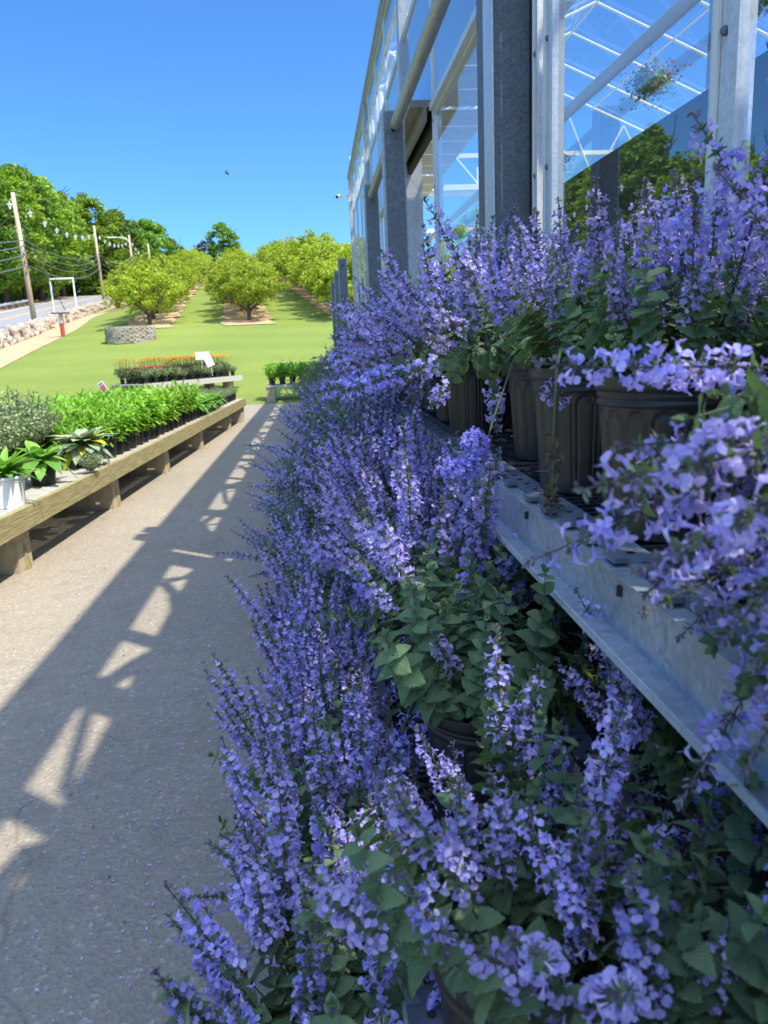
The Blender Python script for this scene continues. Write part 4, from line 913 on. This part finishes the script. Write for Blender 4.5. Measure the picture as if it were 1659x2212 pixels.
for row, v in enumerate((.16, .40, .66, .95)):
    for i, u in enumerate(np.arange(10.35, 11.9, .25)):
        x, y, _ = bp(u, v); pp('leafy_perennial', 'dark green broad-leaved plant toward the far end of the bench', 'potted plant', x, y, zt, PB, DOCK, 'broad-leaved plants at the far end', s=.95)
    for i, u in enumerate(np.arange(11.9, 13.8, .24)):
        x, y, _ = bp(u, v); pp('sage_bush', 'pale feathery grey-green plant on the far end of the bench', 'potted plant', x, y, zt, PBS, SAGE[1], 'feathery plants at the far bench end', s=.55)
# tags
def plant_tag(x, y, z, lab, rz, h=.16, w_=.07, stripe=False, tilt=.2):
    o = thing('plant_sign', lab, 'sign', (x, y, z), rz); b = MB(); b.tube([(0, 0, -.2), (0, 0, .02)], .004, 'pot_white', 5); b.obj('stake', o)
    b = MB(); b.box((0, 0, h/2), (w_, .003, h), 'pot_white'); 
    c = b.obj('card', o); c.rotation_euler = (0, tilt, 0)
    if stripe:
        d = MB(); d.box((0, -.004, h*.45), (w_*.75, .002, h*.55), 'pink_petal'); d.obj('picture', c)
        d = MB(); d.box((0, -.004, h*.86), (w_*.7, .002, .012), 'cable'); d.obj('lettering', c)
    return o
plant_tag(-2.44, 9.2, .85, 'white plant card with a pink picture on the lily ranks', -.1, .14, .075, True, -.5)
x, y, _ = bp(4.55, .75); plant_tag(x, y, .88, 'white tag sticking out of the grey-green bushes', .2, .12, .08, False, -.8)
# --- second bench behind, on the grass, with orange and red flowers
sb = thing('wooden_bench', 'second wooden bench behind on the grass, holding orange and red flowers', 'bench', (-2.0, 20.6, 0), R(-34))
def spz(nm, b): return b.obj(nm, sb)
gz = float(H(-2.2, 20))
b = MB(); b.b2(-1.0, 0, -3.4, 0, .55, .58, 'grey_wood'); spz('slatted_top', b); b = MB(); b.b2(0, .04, -3.4, 0, .46, .59, 'grey_wood'); spz('front_board', b); b = MB(); b.b2(-1.04, -1.0, -3.4, 0, .46, .59, 'grey_wood'); spz('back_board', b)
for y in (-.3, -1.7, -3.1):
    b = MB(); b.b2(-.3, -.1, y-.1, y+.1, -.1, .548, 'concrete_block'); b.b2(-.95, -.75, y-.1, y+.1, -.1, .548, 'concrete_block'); spz('leg', b)
ca, sa = math.cos(R(-34)), math.sin(R(-34))
for i in range(5):
    for j in range(11):
        lx, ly = -.12-i*.19, -.18-j*.3; x = -2.0+lx*ca-ly*sa; y = 20.6+lx*sa+ly*ca
        k = 'orange' if (i*3+j) % 3 else 'plain'; k = 'red' if j >= 8 and i < 3 else k
        pp('marigold_plant', {'orange': 'orange-flowered plant in a black pot on the second bench', 'red': 'red-flowered plant at the near corner of the second bench', 'plain': 'green plant without flowers among the orange ones on the second bench'}[k], 'potted plant', x, y, .58, PBS, FERN if k != 'plain' else SAGE[0],
           {'orange': 'orange-flowered plants on the second bench', 'red': 'red-flowered plants on the second bench', 'plain': 'green plants on the second bench'}[k], {'orange': OR, 'red': RE, 'plain': None}[k], s=1.15 if k != 'plain' else .6)
plant_tag(-2.75, 19.0, 1.05, 'blank white card among the orange flowers', .1, .18, .26, False, 0); plant_tag(-2.15, 16.2, .95, 'tilted white card on a stake in front of the second bench', .1, .3, .16, False, -.4)
# --- small bench at the end of the path
eb = thing('small_bench', 'small grey bench with block legs at the end of the path', 'bench', (-.7, 18.5, 0))
b = MB(); b.b2(-.5, 1.3, -.3, .3, .36, .41, 'grey_wood'); b.obj('top', eb)
for x in (-.42, .9):
    for z in (0, .18): 
        b = MB(); b.b2(x-.1, x+.1, -.28, -.22, z, z+.178, 'concrete_block'); b.b2(x-.1, x+.1, .0, .06, z, z+.178, 'concrete_block'); b.b2(x-.1, x-.07, -.22, 0, z, z+.178, 'concrete_block'); b.obj('block', eb)
for i in range(7):
    for j in range(2):
        pp('leafy_perennial', 'bright green leafy plant in a black pot on the small end bench', 'potted plant', -1.08+i*.24, 18.33+j*.28, .41, PB, BOX, 'green plants on the small end bench', s=1.2)
for i, (x, y, s) in enumerate(((-.1, 14.6, 2.2), (.05, 15.6, 2.2), (.35, 13.9, 3.0), (.5, 15.2, 3.2), (.1, 16.6, 2.4))):
    o = thing('grey_shrub', ['pale sage-coloured shrub at the foot of the bare posts', 'low grey-green shrub just past the last catmint', 'tall dark shrub rising beside the bare posts', 'tallest shrub against the greenhouse corner', 'rounded shrub nearest the small bench'][i], 'shrub', (x, y, -.15)); link('foliage', SAGE[i % 2], o, scale=s*.95)
# --- withered stem hanging in front of the second pot, and a drooping head over the beam
def rope_mat(n=9): pass
b = MB(); P = [np.array(p) for p in ((.45, 1.42, 1.27), (.425, 1.36, 1.25), (.418, 1.35, 1.18), (.415, 1.35, 1.10), (.412, 1.345, 1.02), (.405, 1.34, .99))]
b.tube(P, [.003, .0035, .003, .002, .002, .0015], 'stem_green', 6)
for k in range(46):
    t = .52+.48*rng.random(); p, d = at(P, t); leaf_at(b, blade_tm('withered', .3, rng.uniform(-1, 1), 4), p+rng.normal(0, .006, 3), rng.normal(size=3), rng.uniform(.012, .024))
for k in range(60):
    t = .82+.18*rng.random(); p, d = at(P, t); v = rng.normal(size=3); b.stamp(DEAD, frame(v), p+rng.normal(0, .01, 3))
for k in range(24):
    p, d = at(P, .36); v = rng.normal(size=3); v[2] -= .3; v /= np.linalg.norm(v); b.stamp(CAL[0], frame(v), p+v*.01); 
for k in range(13):
    p, d = at(P, .36); v = rng.normal(size=3); v /= np.linalg.norm(v); b.stamp(FL[k % 4], frame(v), p+v*.016)
o = b.obj('withered_stem'); tag(o, 'half-withered catmint stem dangling down in front of the ribbed pots', 'plant stem')
b = MB(); P = [np.array(p) for p in ((.50, 1.95, 1.25), (.42, 1.86, 1.10), (.38, 1.80, 1.01), (.33, 1.78, .995), (.28, 1.80, 1.0))]; b.tube(P, .0025, 'stem_green', 6)
for k in range(170):
    t = rng.uniform(.55, 1); p, d = at(P, t); v = rng.normal(size=3); v /= np.linalg.norm(v); b.stamp(FL[k % 4], frame(v), p+v*rng.uniform(.008, .02))
    v = rng.normal(size=3); b.stamp(CAL[k % 2], frame(v), p+v/np.linalg.norm(v)*.006)
c = np.array((.365, 1.80, 1.055))
for k in range(120): v = rng.normal(size=3); v /= np.linalg.norm(v); b.stamp(FL[k % 4], frame(v), c+v*rng.uniform(.012, .026)); b.stamp(DEAD if k % 2 else CAL[0], frame(v), c+v*.008)
o = b.obj('drooping_flower_head'); tag(o, 'pale lilac flower head drooping over the galvanized beam in front of the pots', 'flower head')

# --- litter on the path: fallen florets and dry leaves
b = MB(); n = 900; yy = rng.uniform(.8, 10, n); P = np.stack([-.42-np.abs(rng.normal(0, .22, n)), yy, np.full(n, .017)], 1); b.cards(P, .005, 'petal', 3)
n = 260; P = np.stack([rng.uniform(-1.9, -.35, n), rng.uniform(1, 14, n), np.full(n, .017)], 1); b.cards(P, .008, 'withered', 3)
tag(b.obj('fallen_petals'), 'scattered fallen florets and dry bits along the path edge', 'litter', kind='stuff')
